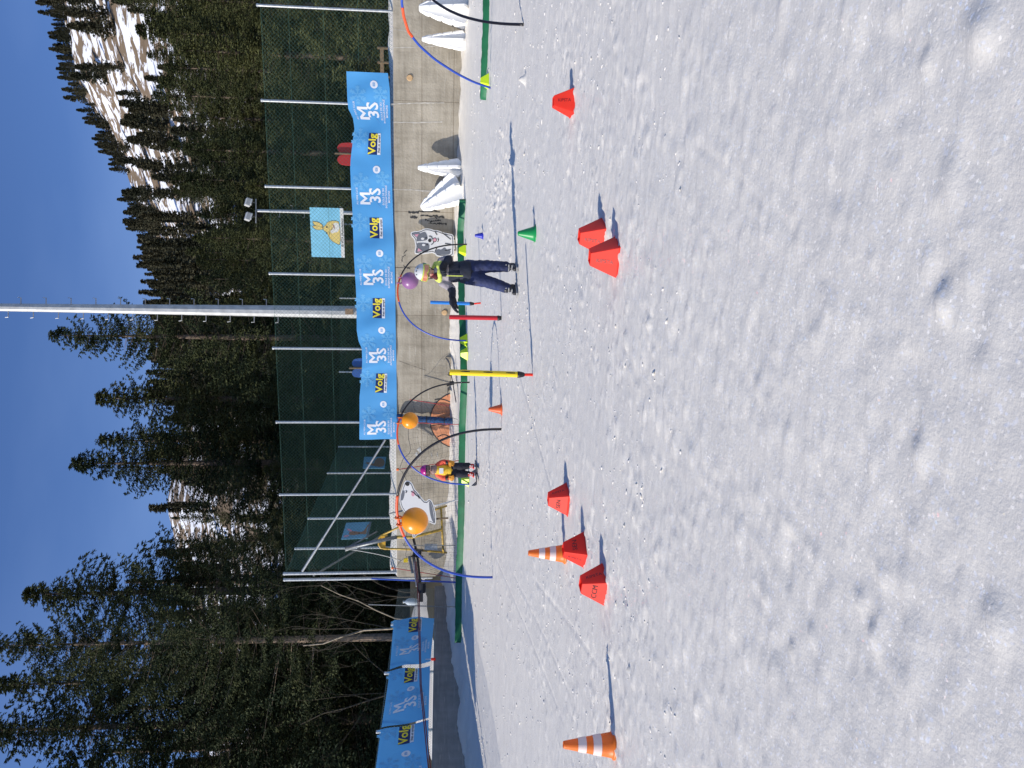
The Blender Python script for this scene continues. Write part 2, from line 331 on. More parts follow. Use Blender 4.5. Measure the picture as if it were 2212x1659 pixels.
# ------------------------------------------------------------------ retaining walls
def concrete(name, c1, c2, lines=True):
    m = bpy.data.materials.new(name); m.use_nodes = True; p = m.node_tree.nodes['Principled BSDF']; p.inputs['Roughness'].default_value = .9
    tc = N(m, 'ShaderNodeTexCoord'); uv = tc.outputs['UV']
    n1 = N(m, 'ShaderNodeTexNoise'); n1.inputs['Scale'].default_value = 1.1; n1.inputs['Detail'].default_value = 9; n1.inputs['Roughness'].default_value = .65; L(m, uv, n1.inputs[0])
    mp = N(m, 'ShaderNodeMapping'); mp.inputs['Scale'].default_value = (.35, 6, 1); L(m, uv, mp.inputs[0])
    n2 = N(m, 'ShaderNodeTexNoise'); n2.inputs['Scale'].default_value = 2.2; n2.inputs['Detail'].default_value = 6; L(m, mp.outputs[0], n2.inputs[0])
    mpv = N(m, 'ShaderNodeMapping'); mpv.inputs['Scale'].default_value = (5, .5, 1); L(m, uv, mpv.inputs[0])
    n5 = N(m, 'ShaderNodeTexNoise'); n5.inputs['Scale'].default_value = 1.5; n5.inputs['Detail'].default_value = 6; L(m, mpv.outputs[0], n5.inputs[0])
    a = N(m, 'ShaderNodeMath', operation='MULTIPLY_ADD'); a.inputs[1].default_value = .35; L(m, n2.outputs[0], a.inputs[0]); L(m, n1.outputs[0], a.inputs[2])
    a2 = N(m, 'ShaderNodeMath', operation='MULTIPLY_ADD'); a2.inputs[1].default_value = .3; L(m, n5.outputs[0], a2.inputs[0]); L(m, a.outputs[0], a2.inputs[2])
    r = N(m, 'ShaderNodeValToRGB'); r.color_ramp.elements[0].position = .62; r.color_ramp.elements[1].position = 1.0
    r.color_ramp.elements[0].color = (*c1, 1); r.color_ramp.elements[1].color = (*c2, 1); L(m, a2.outputs[0], r.inputs[0])
    br = N(m, 'ShaderNodeTexBrick'); br.offset = 0; br.inputs['Scale'].default_value = 1; br.inputs['Brick Width'].default_value = 2.45; br.inputs['Row Height'].default_value = .72
    br.inputs['Mortar Size'].default_value = .009; br.inputs['Mortar Smooth'].default_value = .3; br.inputs['Color1'].default_value = (1.0,1.0,1.0,1); br.inputs['Color2'].default_value = (.86,.87,.88,1); br.inputs['Mortar'].default_value = (.6,.57,.54,1)
    mp2 = N(m, 'ShaderNodeMapping'); mp2.inputs['Location'].default_value = (.4, .67, 0); L(m, uv, mp2.inputs[0]); L(m, mp2.outputs[0], br.inputs[0])
    mx = N(m, 'ShaderNodeMixRGB', blend_type='MULTIPLY'); mx.inputs[0].default_value = 1 if lines else .0; L(m, r.outputs[0], mx.inputs[1]); L(m, br.outputs[0], mx.inputs[2])
    n3 = N(m, 'ShaderNodeTexNoise'); n3.inputs['Scale'].default_value = 5; n3.inputs['Detail'].default_value = 8; L(m, mp.outputs[0], n3.inputs[0])
    r3 = N(m, 'ShaderNodeValToRGB'); r3.color_ramp.elements[0].position = .6; r3.color_ramp.elements[1].position = .68; r3.color_ramp.elements[0].color = (0,0,0,1); L(m, n3.outputs[0], r3.inputs[0])
    mm = N(m, 'ShaderNodeMath', operation='MULTIPLY'); mm.inputs[1].default_value = .4; L(m, r3.outputs[0], mm.inputs[0])
    m2 = N(m, 'ShaderNodeMixRGB'); m2.inputs[2].default_value = (.46,.43,.37,1); L(m, mm.outputs[0], m2.inputs[0]); L(m, mx.outputs[0], m2.inputs[1]); L(m, m2.outputs[0], p.inputs['Base Color'])
    n4 = N(m, 'ShaderNodeTexNoise'); n4.inputs['Scale'].default_value = 22; n4.inputs['Detail'].default_value = 6; L(m, uv, n4.inputs[0])
    b = N(m, 'ShaderNodeBump'); b.inputs['Strength'].default_value = .5; b.inputs['Distance'].default_value = .02; L(m, n4.outputs[0], b.inputs['Height']); L(m, b.outputs[0], p.inputs['Normal'])
    return m
m_conc = concrete('board_marked_concrete', (.23,.20,.15), (.45,.40,.315))
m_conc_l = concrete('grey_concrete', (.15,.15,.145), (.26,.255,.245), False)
def wall_box(name, A, D, n, s0, s1, z0, ztop, th, m, parent):
    """box along a line; n faces the camera; uv in metres"""
    mb = MB(); a = A + D*s0; b = A + D*s1; k = -n*th
    zt = ztop if callable(ztop) else (lambda s: ztop)
    N_ = 24; vs = []
    for i in range(N_+1):
        s = s0 + (s1-s0)*i/N_; q = A + D*s
        for off, z in ((0, z0), (0, zt(s)-.02), (.02, zt(s)), (th, zt(s)), (th, z0)):
            p = q - n*off; vs.append((p.x, p.y, z))
    fs = [(i*5+j, (i+1)*5+j, (i+1)*5+j+1, i*5+j+1) for i in range(N_) for j in range(4)] + [tuple(range(5)), tuple(N_*5+j for j in range(5))]
    mb.add(vs, fs); o = mb.build(name, m, parent)
    uvl = o.data.uv_layers.new(name='UVMap'); o0 = wloc(parent)
    for lp in o.data.loops:
        c = Vector(o.data.vertices[lp.vertex_index].co) + o0
        uvl.data[lp.index].uv = ((c-A).dot(D), c.z)
    return o
wall = thing('retaining_wall', PL + Vector((0,0,.4)), 'tall brown board-marked concrete retaining wall carrying the high chain-link fence', 'wall')
WL = (PR-PL).length
wall_box('wall_body', PL, WD, WN, 0, WL+7, -.2, WTOP, .35, m_conc, wall)
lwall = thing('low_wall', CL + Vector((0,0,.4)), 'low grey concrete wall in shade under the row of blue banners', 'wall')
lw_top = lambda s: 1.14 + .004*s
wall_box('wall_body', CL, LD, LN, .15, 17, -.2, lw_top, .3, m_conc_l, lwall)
W = lambda v, y, off=.004: onp(v, y, PL + WN*off, WN)           # a point on the main wall's face
m_pale = mat('lime_deposit', (.5,.47,.41), .9, var=.15, vscale=10)
m_dark = mat('black_scribble', (.035,.035,.035), .9, var=.4, vscale=20)
m_stain = mat('dark_joint', (.11,.09,.07), .9)
def streak(pts, wd, m, name='crack_streak', jit=.5, off=.004):
    mb = MB(); P = []
    for (a, b) in zip(pts[:-1], pts[1:]):
        for i in range(10):
            t = i/10; P.append((a[0]+(b[0]-a[0])*t, a[1]+(b[1]-a[1])*t))
    P.append(pts[-1]); vs = []
    hor = abs(pts[-1][1]-pts[0][1]) > abs(pts[-1][0]-pts[0][0])
    for v, y in P:
        j = rnd.uniform(-jit, jit); w1 = wd*rnd.uniform(.3, 1.2)
        if hor: vs += [W(v-w1+j, y, off), W(v+w1+j, y, off)]
        else: vs += [W(v, y-w1+j, off), W(v, y+w1+j, off)]
    mb.add(vs, [(2*i, 2*i+1, 2*i+3, 2*i+2) for i in range(len(P)-1)]); return mb.build(name, m, wall)
for pts, wd in [([(843,62),(870,66),(900,72)],.5), ([(845,103),(905,102),(955,98)],.9), ([(845,225),(900,223),(960,222)],1.2), ([(850,264),(905,265),(955,263)],1.3), ([(850,409),(905,411),(950,414)],1.2), ([(905,411),(915,414),(960,416)],1.0)]:
    streak(pts, wd, m_pale)
for pts, wd in [([(852,578),(905,577)],.7), ([(862,780),(920,800)],.4)]: streak(pts, wd, m_stain, 'hairline_crack')
# scribbles
for pts, wd in [([(882,459),(905,458)],2.6), ([(886,469),(902,470)],3.2), ([(905,456),(950,457)],2.0),([(908,466),(938,467),(944,472)],1.6), ([(918,474),(930,478),(952,476)],1.8), ([(935,466),(960,470)],2.4), ([(945,482),(965,484)],2.6), ([(925,482),(950,484)],1.2),
                ([(872,548),(878,540)],1.2), ([(868,556),(876,551)],1.2), ([(868,566),(869,558)],1.2), ([(871,573),(876,578)],1.2),([(876,578),(886,580)],1.2)]:
    streak(pts, wd, m_dark, 'scribble', 1.2, .006)
# painted orange ball, half drowned in snow
m_mural = mat('faded_orange_paint', (.62,.26,.13), .9, var=.15, vscale=5)
m_mural2 = mat('faded_pale_paint', (.42,.42,.40), .9, var=.15, vscale=5)
Wc = W(993, 908); mur = MB(); ring = MB(); RB = .74
zax = Vector((0,0,1))
def wp(a, b, off): return Vector((Wc.x, Wc.y, Wc.z)) + WD*a + zax*b + WN*off
pts = [wp(RB*math.cos(t), RB*math.sin(t), .003) for t in np.linspace(0, 2*math.pi, 49)[:-1]]
mur.add(pts, [tuple(range(48))]); mur.build('painted_ball', m_mural, wall)
def wline(fn, name='painted_line', wd=.012, m=m_dark):
    P = [fn(t) for t in np.linspace(0, 1, 26)]; vs = []
    for i, (a, b) in enumerate(P):
        a2, b2 = P[min(i+1, 25)]; a1, b1 = P[max(i-1, 0)]; l = math.hypot(a2-a1, b2-b1); nx, ny = -(b2-b1)/l*wd, (a2-a1)/l*wd
        vs += [wp(a-nx, b-ny, .007), wp(a+nx, b+ny, .007)]
    mb = MB(); mb.add(vs, [(2*i, 2*i+1, 2*i+3, 2*i+2) for i in range(25)]); return mb.build(name, m, wall)
wline(lambda t: (RB*math.cos(t*math.pi), RB*math.sin(t*math.pi)))
wline(lambda t: (-.15+.04*math.sin(t*3), RB*.98*t))
wline(lambda t: (-.72+.34*math.sin(t*2.2), RB*.75*t))
wline(lambda t: (.3+.25*math.sin(t*2), RB*.85*t))
for i, (v, y, h, c_) in enumerate([(935, 985, .05, 0), (948, 985, .05, 0), (912, 975, .14, 0), (905, 985, .1, 0)]):
    p = W(v, y); mb = MB(); mb.add([wp((p-Wc).dot(WD)-.1, p.z-Wc.z, .004), wp((p-Wc).dot(WD)+.12, p.z-Wc.z+.05, .004), wp((p-Wc).dot(WD)+.05, p.z-Wc.z+h, .004)], [(0,1,2)]); mb.build('painted_patch', m_mural2, wall)
for v, y in [(885,168),(960,675)]:   # round wooden plugs
    p = W(v, y, 0); mb = MB(); rot = WN.to_track_quat('Z', 'Y').to_matrix()
    prof = [(0,.03),(.055,.03),(.065,.02),(.07,0)]; m0 = MB().lathe(prof, 20)
    mb.add([p + rot @ Vector(q) for q in m0.v], m0.f); mb.build('round_plug', mat('pale_wood', (.5,.33,.17), .8, var=.15), wall)

# ------------------------------------------------------------------ chain-link fences
def linkmesh(A, D, n, s0, s1, z0f, z1f, pitch, r, m, name, parent, off=0):
    """woven wire: two families of diagonals, clipped between bottom and top lines"""
    vs = []; fs = []; W_ = s1-s0
    def add(p, q):
        k = len(vs); d = (q-p).normalized(); a = n*r; b = d.cross(n)*r
        for c in (p, q): vs.extend([c+a, c-a*.5+b*.87, c-a*.5-b*.87])
        fs.extend([(k, k+1, k+4, k+3), (k+1, k+2, k+5, k+4), (k+2, k, k+3, k+5)])
    H = max(z1f(s0)-z0f(s0), z1f(s1)-z0f(s1))
    cnt = int((W_+H)/pitch)+2
    for sgn in (1, -1):
        for i in range(cnt):
            c = (s0-H+i*pitch) if sgn > 0 else (s0+i*pitch)
            pts = []
            # param: s = c + sgn*t ; z = zbase + t  with t in [0,H]
            t0, t1 = 0, H
            if sgn > 0: t0 = max(t0, s0-c); t1 = min(t1, s1-c)
            else: t0 = max(t0, c-s1); t1 = min(t1, c-s0)
            if t1-t0 < .02: continue
            sa, sb = c+sgn*t0, c+sgn*t1
            fa = t0/H; fb = t1/H
            pa = A + D*sa + n*(off+.002*sgn); pb = A + D*sb + n*(off+.002*sgn)
            pa = Vector((pa.x, pa.y, z0f(sa)+(z1f(sa)-z0f(sa))*fa)); pb = Vector((pb.x, pb.y, z0f(sb)+(z1f(sb)-z0f(sb))*fb))
            add(pa, pb)
    mb = MB(); mb.v = [tuple(q) for q in vs]; mb.f = fs; mb.m = [0]*len(fs)
    return mb.build(name, m, parent)
FT = 5.05
FA = PL - WN*.12                                  # fence stands on the wall's top
fence = thing('chain_link_fence', FA + Vector((0,0,WTOP)), 'tall green chain-link fence with galvanised posts on the brown concrete wall', 'fence')
def fs_at(y): p = onp(700, y, FA, WN); return (p-FA).dot(WD)
linkmesh(FA, WD, WN, .1, WL+6, lambda s: WTOP+.02, lambda s: FT-.05, .088, .0021, m_wire, 'wire_mesh', fence)
for y in [18, 222, 406, 593, 753, 912, 1068]:
    s = fs_at(y); p = FA + WD*s; mb = MB(); h = FT+.02
    mb.tube([(p.x, p.y, WTOP-.05), (p.x, p.y, h)], .03, 10); mb.lathe([(.0,.02),(.03,.012),(.038,0),(.038,-.03)], 10, (p.x, p.y, h)); mb.build('fence_post', m_galv, fence, smooth=False)
s = WL+2.4; p = FA + WD*s; MB().tube([(p.x, p.y, WTOP), (p.x, p.y, FT)], .034, 10).build('fence_post', m_galv, fence)
for y in (1238, 1251):
    s = fs_at(y); p = FA + WD*s; z0 = WTOP-.05 if y < 1245 else 1.2
    mb = MB().tube([(p.x, p.y, z0), (p.x, p.y, FT+.02)], .04, 12)
    mb.lathe([(.0,.02),(.03,.012),(.046,0),(.046,-.03)], 10, (p.x, p.y, FT)); mb.build('fence_post', m_galv, fence, label='thick corner post of the fence')
for z in (WTOP+.08, 2.9, 3.65, 4.4, FT-.06):      # tension wires
    a = FA + WD*.1; b = FA + WD*(WL+6)
    MB().tube([(a.x, a.y, z), (b.x, b.y, z)], .003, 5).build('tension_wire', m_wire, fence)
a = onp(653, 1234, FA+WN*.06, WN); b = onp(832, 950, FA+WN*.06, WN)
MB().tube([a, b], .026, 10).tube([a.lerp(b, .0), a.lerp(b, .26)], .034, 10).build('diagonal_brace', m_galv, fence)
# court fence running away behind the corner
CA = Vector((-5.0, 21.8, 0)); CDv = (Vector((-2.55, 33.5, 0))-CA); CDL = CDv.length; CD = CDv.normalized(); CN = Vector((CD.y, -CD.x, 0))
cf = thing('court_fence', CA + Vector((0,0,2)), 'green chain-link fence running away behind the corner of the tall fence', 'fence')
linkmesh(CA, CD, CN, .2, CDL, lambda s: 2.0, lambda s: FT, .085, .0021, m_wire, 'wire_mesh', cf)
def cs(v, y): return onp(v, y, CA, CN)
for v, y in [(660,1185),(683,1120),(724,1022),(738,965)]:
    p = cs(v, y); MB().tube([(p.x, p.y, 2.0), (p.x, p.y, FT+.03)], .036, 10).build('fence_post', m_galv, cf)
a = cs(677,1243); b = cs(822,1158); MB().tube([a, b], .028, 8).build('diagonal_brace', m_galv_d, cf)
p2 = Vector((-2.55, 33.5, 0)); far_n = Vector((0,-1,0)); far_d = Vector((1,0,0))
linkmesh(p2, far_d, far_n, 0, 9, lambda s: 2.0, lambda s: FT, .10, .003, m_wire, 'wire_mesh', cf)
for k in (3, 6, 9): MB().tube([(p2.x+k, p2.y, 2), (p2.x+k, p2.y, FT+.03)], .036, 8).build('fence_post', m_galv, cf)
for z in (2.9, 3.65, 4.4, FT-.03):
    e = CA + CD*CDL; MB().tube([(CA.x, CA.y, z), (e.x, e.y, z)], .004, 5).build('tension_wire', m_wire, cf)
# low fence on the left wall
LA = CL - LN*.1
lf = thing('low_fence', LA + Vector((0,0,1.15)), 'waist-high hexagonal wire fence on the low grey wall behind the left banners', 'fence')
def lp(v, y, off=0): return onp(v, y, LA + LN*off, LN)
p1 = lp(849,1349); p3 = lp(818,1580)
ls = lambda p: (p-LA).dot(LD)
lft = lambda s: p1.z + (p3.z-p1.z)*(s-ls(p1))/(ls(p3)-ls(p1))
linkmesh(LA, LD, LN, .1, 15, lambda s: lw_top(s)+.02, lambda s: lft(s)-.02, .07, .003, m_wire_l, 'wire_mesh', lf)
for y in (1349, 1454, 1580, 1740):
    q = lp(840, y); t = lft(ls(q)); MB().tube([(q.x, q.y, lw_top(0)-.05), (q.x, q.y, t+.02)], .032, 10).lathe([(0,.05),(.03,.05),(.036,.03),(.036,0)], 10, (q.x, q.y, t)).build('fence_post', m_galv, lf)
for f_ in (.5, .98):
    MB().tube([(LA.x+LD.x*s, LA.y+LD.y*s, lw_top(s)+(lft(s)-lw_top(s))*f_) for s in (.1, 15)], .003, 5).build('tension_wire', m_wire_l, lf)

# ------------------------------------------------------------------ banners
def fabric(name, col):
    m = mat(name, col, .55, spec=.3, var=.03, vscale=3)
    p = m.node_tree.nodes['Principled BSDF']; tr = N(m, 'ShaderNodeBsdfTranslucent'); tr.inputs['Color'].default_value = (*[c*.9 for c in col], 1)
    mx = N(m, 'ShaderNodeMixShader'); mx.inputs[0].default_value = .14; L(m, p.outputs[0], mx.inputs[1]); L(m, tr.outputs[0], mx.inputs[2]); L(m, mx.outputs[0], m.node_tree.nodes['Material Output'].inputs['Surface'])
    return m
m_ban = fabric('blue_banner_vinyl', (.085,.34,.68)); m_flake = fabric('pale_blue_print', (.14,.42,.72)); m_bw = fabric('white_print', (.78,.80,.84)); m_navyp = fabric('navy_print', (.01,.03,.14)); m_yel = fabric('yellow_print', (.85,.72,.05)); m_blk = fabric('black_print', (.02,.02,.03))
def text_mesh(s, size, bold=0, shear=0, maxedge=.05):
    c = bpy.data.curves.new('t', 'FONT'); c.body = s; c.size = size; c.offset = bold*size; c.shear = shear; c.resolution_u = 2; c.align_x = 'CENTER'; c.align_y = 'CENTER'; c.fill_mode = 'BOTH' if False else 'BOTH'
    o = bpy.data.objects.new('t', c); link(o); bpy.context.view_layer.update()
    dg = bpy.context.evaluated_depsgraph_get(); me = bpy.data.meshes.new_from_object(o.evaluated_get(dg))
    bm = bmesh.new(); bm.from_mesh(me); bmesh.ops.remove_doubles(bm, verts=bm.verts, dist=1e-5); bmesh.ops.triangulate(bm, faces=bm.faces)
    for _ in range(4):
        e = [q for q in bm.edges if q.calc_length() > maxedge]
        if not e: break
        bmesh.ops.subdivide_edges(bm, edges=e, cuts=1); bmesh.ops.triangulate(bm, faces=bm.faces)
    vs = [tuple(v.co) for v in bm.verts]; fs = [tuple(v.index for v in f.verts) for f in bm.faces]
    bm.free(); bpy.data.objects.remove(o); bpy.data.meshes.remove(me); bpy.data.curves.remove(c)
    return vs, fs
_tc = {}
def tmesh(s, size, bold=0, shear=0, me=.05):
    k = (s, size, bold, shear, me)
    if k not in _tc: _tc[k] = text_mesh(*k)
    return _tc[k]
def glyph_M(w_, h_, t=.055):
    P = []; F_ = []
    def quad(a, b, c, d):
        n = len(P); K = 5
        for i in range(K+1):
            f = i/K; P.append((a[0]+(d[0]-a[0])*f, a[1]+(d[1]-a[1])*f, 0)); P.append((b[0]+(c[0]-b[0])*f, b[1]+(c[1]-b[1])*f, 0))
        F_.extend((n+2*i, n+2*i+1, n+2*i+3, n+2*i+2) for i in range(K))
    x = w_/2; y = h_/2
    quad((-x, -y), (-x+t, -y), (-x+t, y), (-x, y)); quad((x-t, -y), (x, -y), (x, y), (x-t, y))
    quad((-x+t, y), (-x+t, y-t*1.4), (0, -y*.35-t*.3), (0, -y*.35+t*1.1)); quad((0, -y*.35+t*1.1), (0, -y*.35-t*.3), (x-t, y-t*1.4), (x-t, y))
    return P, F_
def rect(w_, h_, n=8, k=4):
    vs = [((i/n-.5)*w_, (j/k-.5)*h_, 0) for j in range(k+1) for i in range(n+1)]
    return vs, [(j*(n+1)+i, j*(n+1)+i+1, (j+1)*(n+1)+i+1, (j+1)*(n+1)+i) for j in range(k) for i in range(n)]
def disc(r, n=20):
    return [(r*math.cos(2*math.pi*i/n), r*math.sin(2*math.pi*i/n), 0) for i in range(n)] + [(0,0,0)], [(i, (i+1) % n, n) for i in range(n)]
def flake(R, w_=.014):
    vs = []; fs = []
    def seg(a, b):
        d = (b-a).normalized(); n_ = Vector((-d.y, d.x, 0))*w_; k = len(vs); vs.extend([a-n_, a+n_, b+n_, b-n_]); fs.append((k, k+1, k+2, k+3))
    for i in range(6):
        t = i*math.pi/3; d = Vector((math.cos(t), math.sin(t), 0)); seg(d*.02, d*R)
        for q in (.45, .7):
            for sg in (1, -1):
                d2 = Vector((math.cos(t+sg*.8), math.sin(t+sg*.8), 0)); seg(d*R*q, d*R*q + d2*R*.3)
    return [tuple(v) for v in vs], fs
def banner(name, label, surf, s0, s1, h, items, n=160, group=None):
    """surf(a, b, off) -> world point; a metres along, b 0..1 up. items: kind, a, b"""
    p0 = surf((s0+s1)/2, 0, 0); root = thing(name, p0, label, 'banner', group)
    mb = MB(); K = 14
    mb.add([surf(s0+(s1-s0)*i/n, j/K, 0) for j in range(K+1) for i in range(n+1)], [(j*(n+1)+i, j*(n+1)+i+1, (j+1)*(n+1)+i+1, (j+1)*(n+1)+i) for j in range(K) for i in range(n)])
    mb.build('banner_cloth', m_ban, root, smooth=True)
    def put(nm, geo, a, b, m, off):
        vs, fs = geo; mb = MB(); out = []
        for x, y, z in vs:
            aa = a+x
            if not (s0+.01 < aa < s1-.01): aa = min(max(aa, s0+.01), s1-.01)
            out.append(surf(aa, b+y/h, off))
        mb.add(out, fs); mb.build(nm, m, root)
    for kind, a, b in items:
        if kind == 'M':
            put('lettering', glyph_M(.27,.235), a-.05, b+.17, m_bw, .008); put('lettering', tmesh('3S', .36, .022), a+.02, b-.09, m_bw, .008)
            put('slash_mark', ([(-.36,-.2,0),(-.355,-.21,0),(.34,.25,0),(.335,.26,0)], [(0,1,2,3)]) if False else (lambda: ([( -.3+.6*i/12+dx, -.24+.5*i/12-dx, 0) for i in range(13) for dx in (-.004,.004)], [(2*i,2*i+1,2*i+3,2*i+2) for i in range(12)]))(), a+.04, b+.05, m_flake, .006)
            put('small_lettering', tmesh('AU MINI CLUB', .06), a, b+.36, m_bw, .008)
            for i, t in enumerate(('ÉCOLE DE SKI', 'INTERNATIONALE', 'MORGINS')): put('small_lettering', tmesh(t, .062, .01), a, b-.28-.07*i, m_bw, .008)
            put('printed_snowflake', flake(.2), a+.33, b+.25, m_flake, .005)
        if kind == 'V':
            put('logo_panel', rect(.47, .225), a, b, m_navyp, .006); put('logo_lettering', tmesh('Volg', .25, .024), a, b+.01, m_yel, .010)
            put('logo_strip', rect(.47, .075), a, b-.16, m_bw, .006); put('logo_lettering', tmesh('frais et sympa', .07, .012, .25), a, b-.16, m_blk, .010)
            put('small_lettering', tmesh('LA FAMILLE DE SKI À MORGINS', .032), a, b+.18, m_flake, .007)
            put('printed_snowflake', flake(.22), a+.12, b+.36, m_flake, .005)
        if kind == 'E':
            put('round_badge', disc(.085), a, b-.06, m_bw, .006); put('badge_lettering', tmesh('ESI', .07, .02), a, b-.06, m_ban, .010)
            put('printed_snowflake', flake(.17), a-.2, b-.2, m_flake, .005)
    return root
BP = FA + WN*.10
top_t = [(157,749),(192,750),(213,751),(235,753),(256,763),(278,766),(300,763),(342,758),(364,757),(407,759),(461,762),(536,764),(635,770),(712,771),(736,775),(752,782),(781,783),(800,782),(824,780),(857,777),(948,777)]
bot_t = [(157,838),(192,842),(278,844),(364,846),(461,849),(536,852),(635,854),(834,857),(948,858)]
tA = [((onp(v, y, BP, WN)-BP).dot(WD), onp(v, y, BP, WN).z) for y, v in top_t][::-1]; bA = [((onp(v, y, BP, WN)-BP).dot(WD), onp(v, y, BP, WN).z) for y, v in bot_t][::-1]
tx, tz = np.array(tA).T; bx_, bz = np.array(bA).T
def surf_main(a, b, off):
    zt = float(np.interp(a, tx, tz)); zb = float(np.interp(a, bx_, bz)); p = BP + WD*a
    wv = .05*math.sin(a*3.1+2*b)+.034*math.sin(a*7.3+1+3*b) + .05*math.exp(-((a-10.8)/.25)**2)*math.sin(b*3)+.012*math.sin(a*13+5*b)*b
    for c_ in (12.4, 9.75, 7.9, 5.6, 2.9, 1.2): wv += .03*math.exp(-((a-c_-.28*(1-b))/.07)**2)*b
    q = p + WN*(wv*(.25+.75*math.sin(math.pi*min(max(b,0),1)*.9+.2))*.8 + off + .05)
    return Vector((q.x, q.y, zb + (zt-zb)*b))
sa = lambda y: (onp(800, y, BP, WN)-BP).dot(WD)
items = [('M', sa(y), .47+.03) for y in (240,424,598,766,921)] + [('V', sa(y), .47) for y in (311,492,665,827)] + [('E', sa(y), .42) for y in (183,366,546,712,872)]
banner('long_banner', 'long sky-blue banner with white lettering and yellow logos along the tall fence', surf_main, sa(948), sa(157), .95, items, 260)
def left_banner(label, pts, items):
    """pts = (top-left, top-right, bottom-right, bottom-left) in photo measures"""
    q = [lp(v, y, .07) for v, y in pts]; A0 = LA + LN*.07
    # along = towards the right of the picture = -LD
    a = [-(p-A0).dot(LD) for p in q]; s0, s1 = a[0], a[1]
    def surf(aa, b, off):
        f = (aa-s0)/(s1-s0); zt = q[0].z + (q[1].z-q[0].z)*f; zb = q[3].z + (q[2].z-q[3].z)*f
        skew = (a[3]-s0)*(1-f)*(1-b) + (a[2]-s1)*f*(1-b)
        p = A0 - LD*(aa+skew); wv = .04*math.sin(aa*4+b*4)+.03*math.sin(aa*2.3-b*5+1)
        p = p + LN*(wv*.8*(.3+.7*math.sin(math.pi*b)) + off + .06); return Vector((p.x, p.y, zb+(zt-zb)*b))
    its = []
    for k, y in items:
        p = lp(880, y, .07); its.append((k, -(p-A0).dot(LD), .5))
    return banner('short_banner', label, surf, s0, s1, .95, its, 60, 'blue banners on the low fence')
left_banner('blue banner at the far end of the low fence, nearest the corner post', [(842,1452),(851,1343),(938,1340),(930,1432)], [('V',1359),('E',1384),('M',1412)])
left_banner('blue banner in the middle of the row on the low fence', [(824,1578),(842,1456),(929,1442),(926,1556)], [('V',1470),('E',1502),('M',1536)])
left_banner('blue banner cut off at the left edge of the row on the low fence', [(799,1760),(823,1582),(926,1560),(924,1760)], [('V',1597),('E',1640),('M',1690)])

# ------------------------------------------------------------------ posters of animals
def zc(ox, oy, sc_): return lambda x, y: ((ox+x/sc_)/1.8228, (oy+y/sc_)/1.8228)
def ell(cx, cy, rx, ry, n=20, a0=0): return [(cx+rx*math.cos(2*math.pi*i/n+a0), cy+ry*math.sin(2*math.pi*i/n+a0)) for i in range(n)]
def shrink(pts, k):
    """move an outline inwards by k"""
    n = len(pts); A = sum(pts[i][0]*pts[(i+1) % n][1]-pts[(i+1) % n][0]*pts[i][1] for i in range(n)); sg = 1 if A > 0 else -1; out = []
    for i in range(n):
        (x0,y0),(x1,y1),(x2,y2) = pts[i-1], pts[i], pts[(i+1) % n]
        n1 = Vector((-(y1-y0), x1-x0)).normalized(); n2 = Vector((-(y2-y1), x2-x1)).normalized(); b = n1+n2
        b = b/max(b.length**2/2, .5) if b.length > .01 else n1
        out.append((x1+sg*b.x*k, y1+sg*b.y*k))
    return out
def smooth(pts, it=2):
    for _ in range(it):
        o = []
        for i in range(len(pts)):
            a, b = pts[i], pts[(i+1) % len(pts)]; o += [(a[0]*.75+b[0]*.25, a[1]*.75+b[1]*.25), (a[0]*.25+b[0]*.75, a[1]*.25+b[1]*.75)]
        pts = o
    return pts
def strokepoly(pts, w_):
    L_, R2 = [], []
    for i, p in enumerate(pts):
        a = pts[max(i-1,0)]; b = pts[min(i+1,len(pts)-1)]; dx, dy = b[0]-a[0], b[1]-a[1]; l = math.hypot(dx, dy) or 1
        L_.append((p[0]-dy/l*w_, p[1]+dx/l*w_)); R2.append((p[0]+dy/l*w_, p[1]-dx/l*w_))
    return L_ + R2[::-1]
class Flat:
    """flat artwork lying in one vertical plane: layers are thin plates, each a few mm in front of the last"""
    def __init__(s, conv, P, n, root): s.c = conv; s.P = P; s.n = n; s.root = root; s.k = 0
    def plate(s, nm, pts, m, lift, th=.002, back=0):
        q = [onp(*s.c(x, y), s.P + s.n*0, s.n) + s.n*lift for x, y in pts]
        mb = MB().prism(q, -s.n*(th if not back else back)); bmx = mb.build(nm, m, s.root)
        bm = bmesh.new(); bm.from_mesh(bmx.data); bmesh.ops.triangulate(bm, faces=[f for f in bm.faces if len(f.verts) > 4]); bm.to_mesh(bmx.data); bm.free(); return bmx
m_pblue = mat('poster_blue', (.22,.55,.72), .7, var=.06, vscale=6); m_pblue_d = mat('poster_blue_grey', (.19,.42,.56), .8, var=.1, vscale=6)
m_pwhite = mat('poster_white', (.72,.71,.66), .7); m_pyel = mat('poster_yellow', (.72,.55,.18), .7); m_pbrown = mat('poster_brown', (.36,.2,.12), .8); m_pdk = mat('poster_ink', (.03,.03,.03), .8)
m_pgrey = mat('poster_grey', (.17,.18,.2), .7); m_pink = mat('poster_pink', (.75,.36,.42), .7); m_cut = mat('cutout_white', (.82,.80,.76), .6)
P6 = FA - WN*.06; c6 = zc(950, 750, 4.147)
rb = thing('rabbit_poster', onp(*c6(1690,690), P6, WN), 'light-blue poster of a yellow rabbit hung behind the tall chain-link fence', 'poster')
fl = Flat(c6, P6, WN, rb)
fl.plate('poster_board', [(1115,275),(1665,290),(1690,1097),(1150,1085)], m_pblue, 0, .01)
fl.plate('white_margin', [(1608,290),(1665,291),(1690,1096),(1634,1094)], m_pwhite, .004)
body = smooth([(1610,520),(1560,492),(1460,492),(1400,520),(1380,560),(1330,600),(1340,650),(1400,690),(1430,770),(1480,830),(1560,875),(1628,895)], 1)
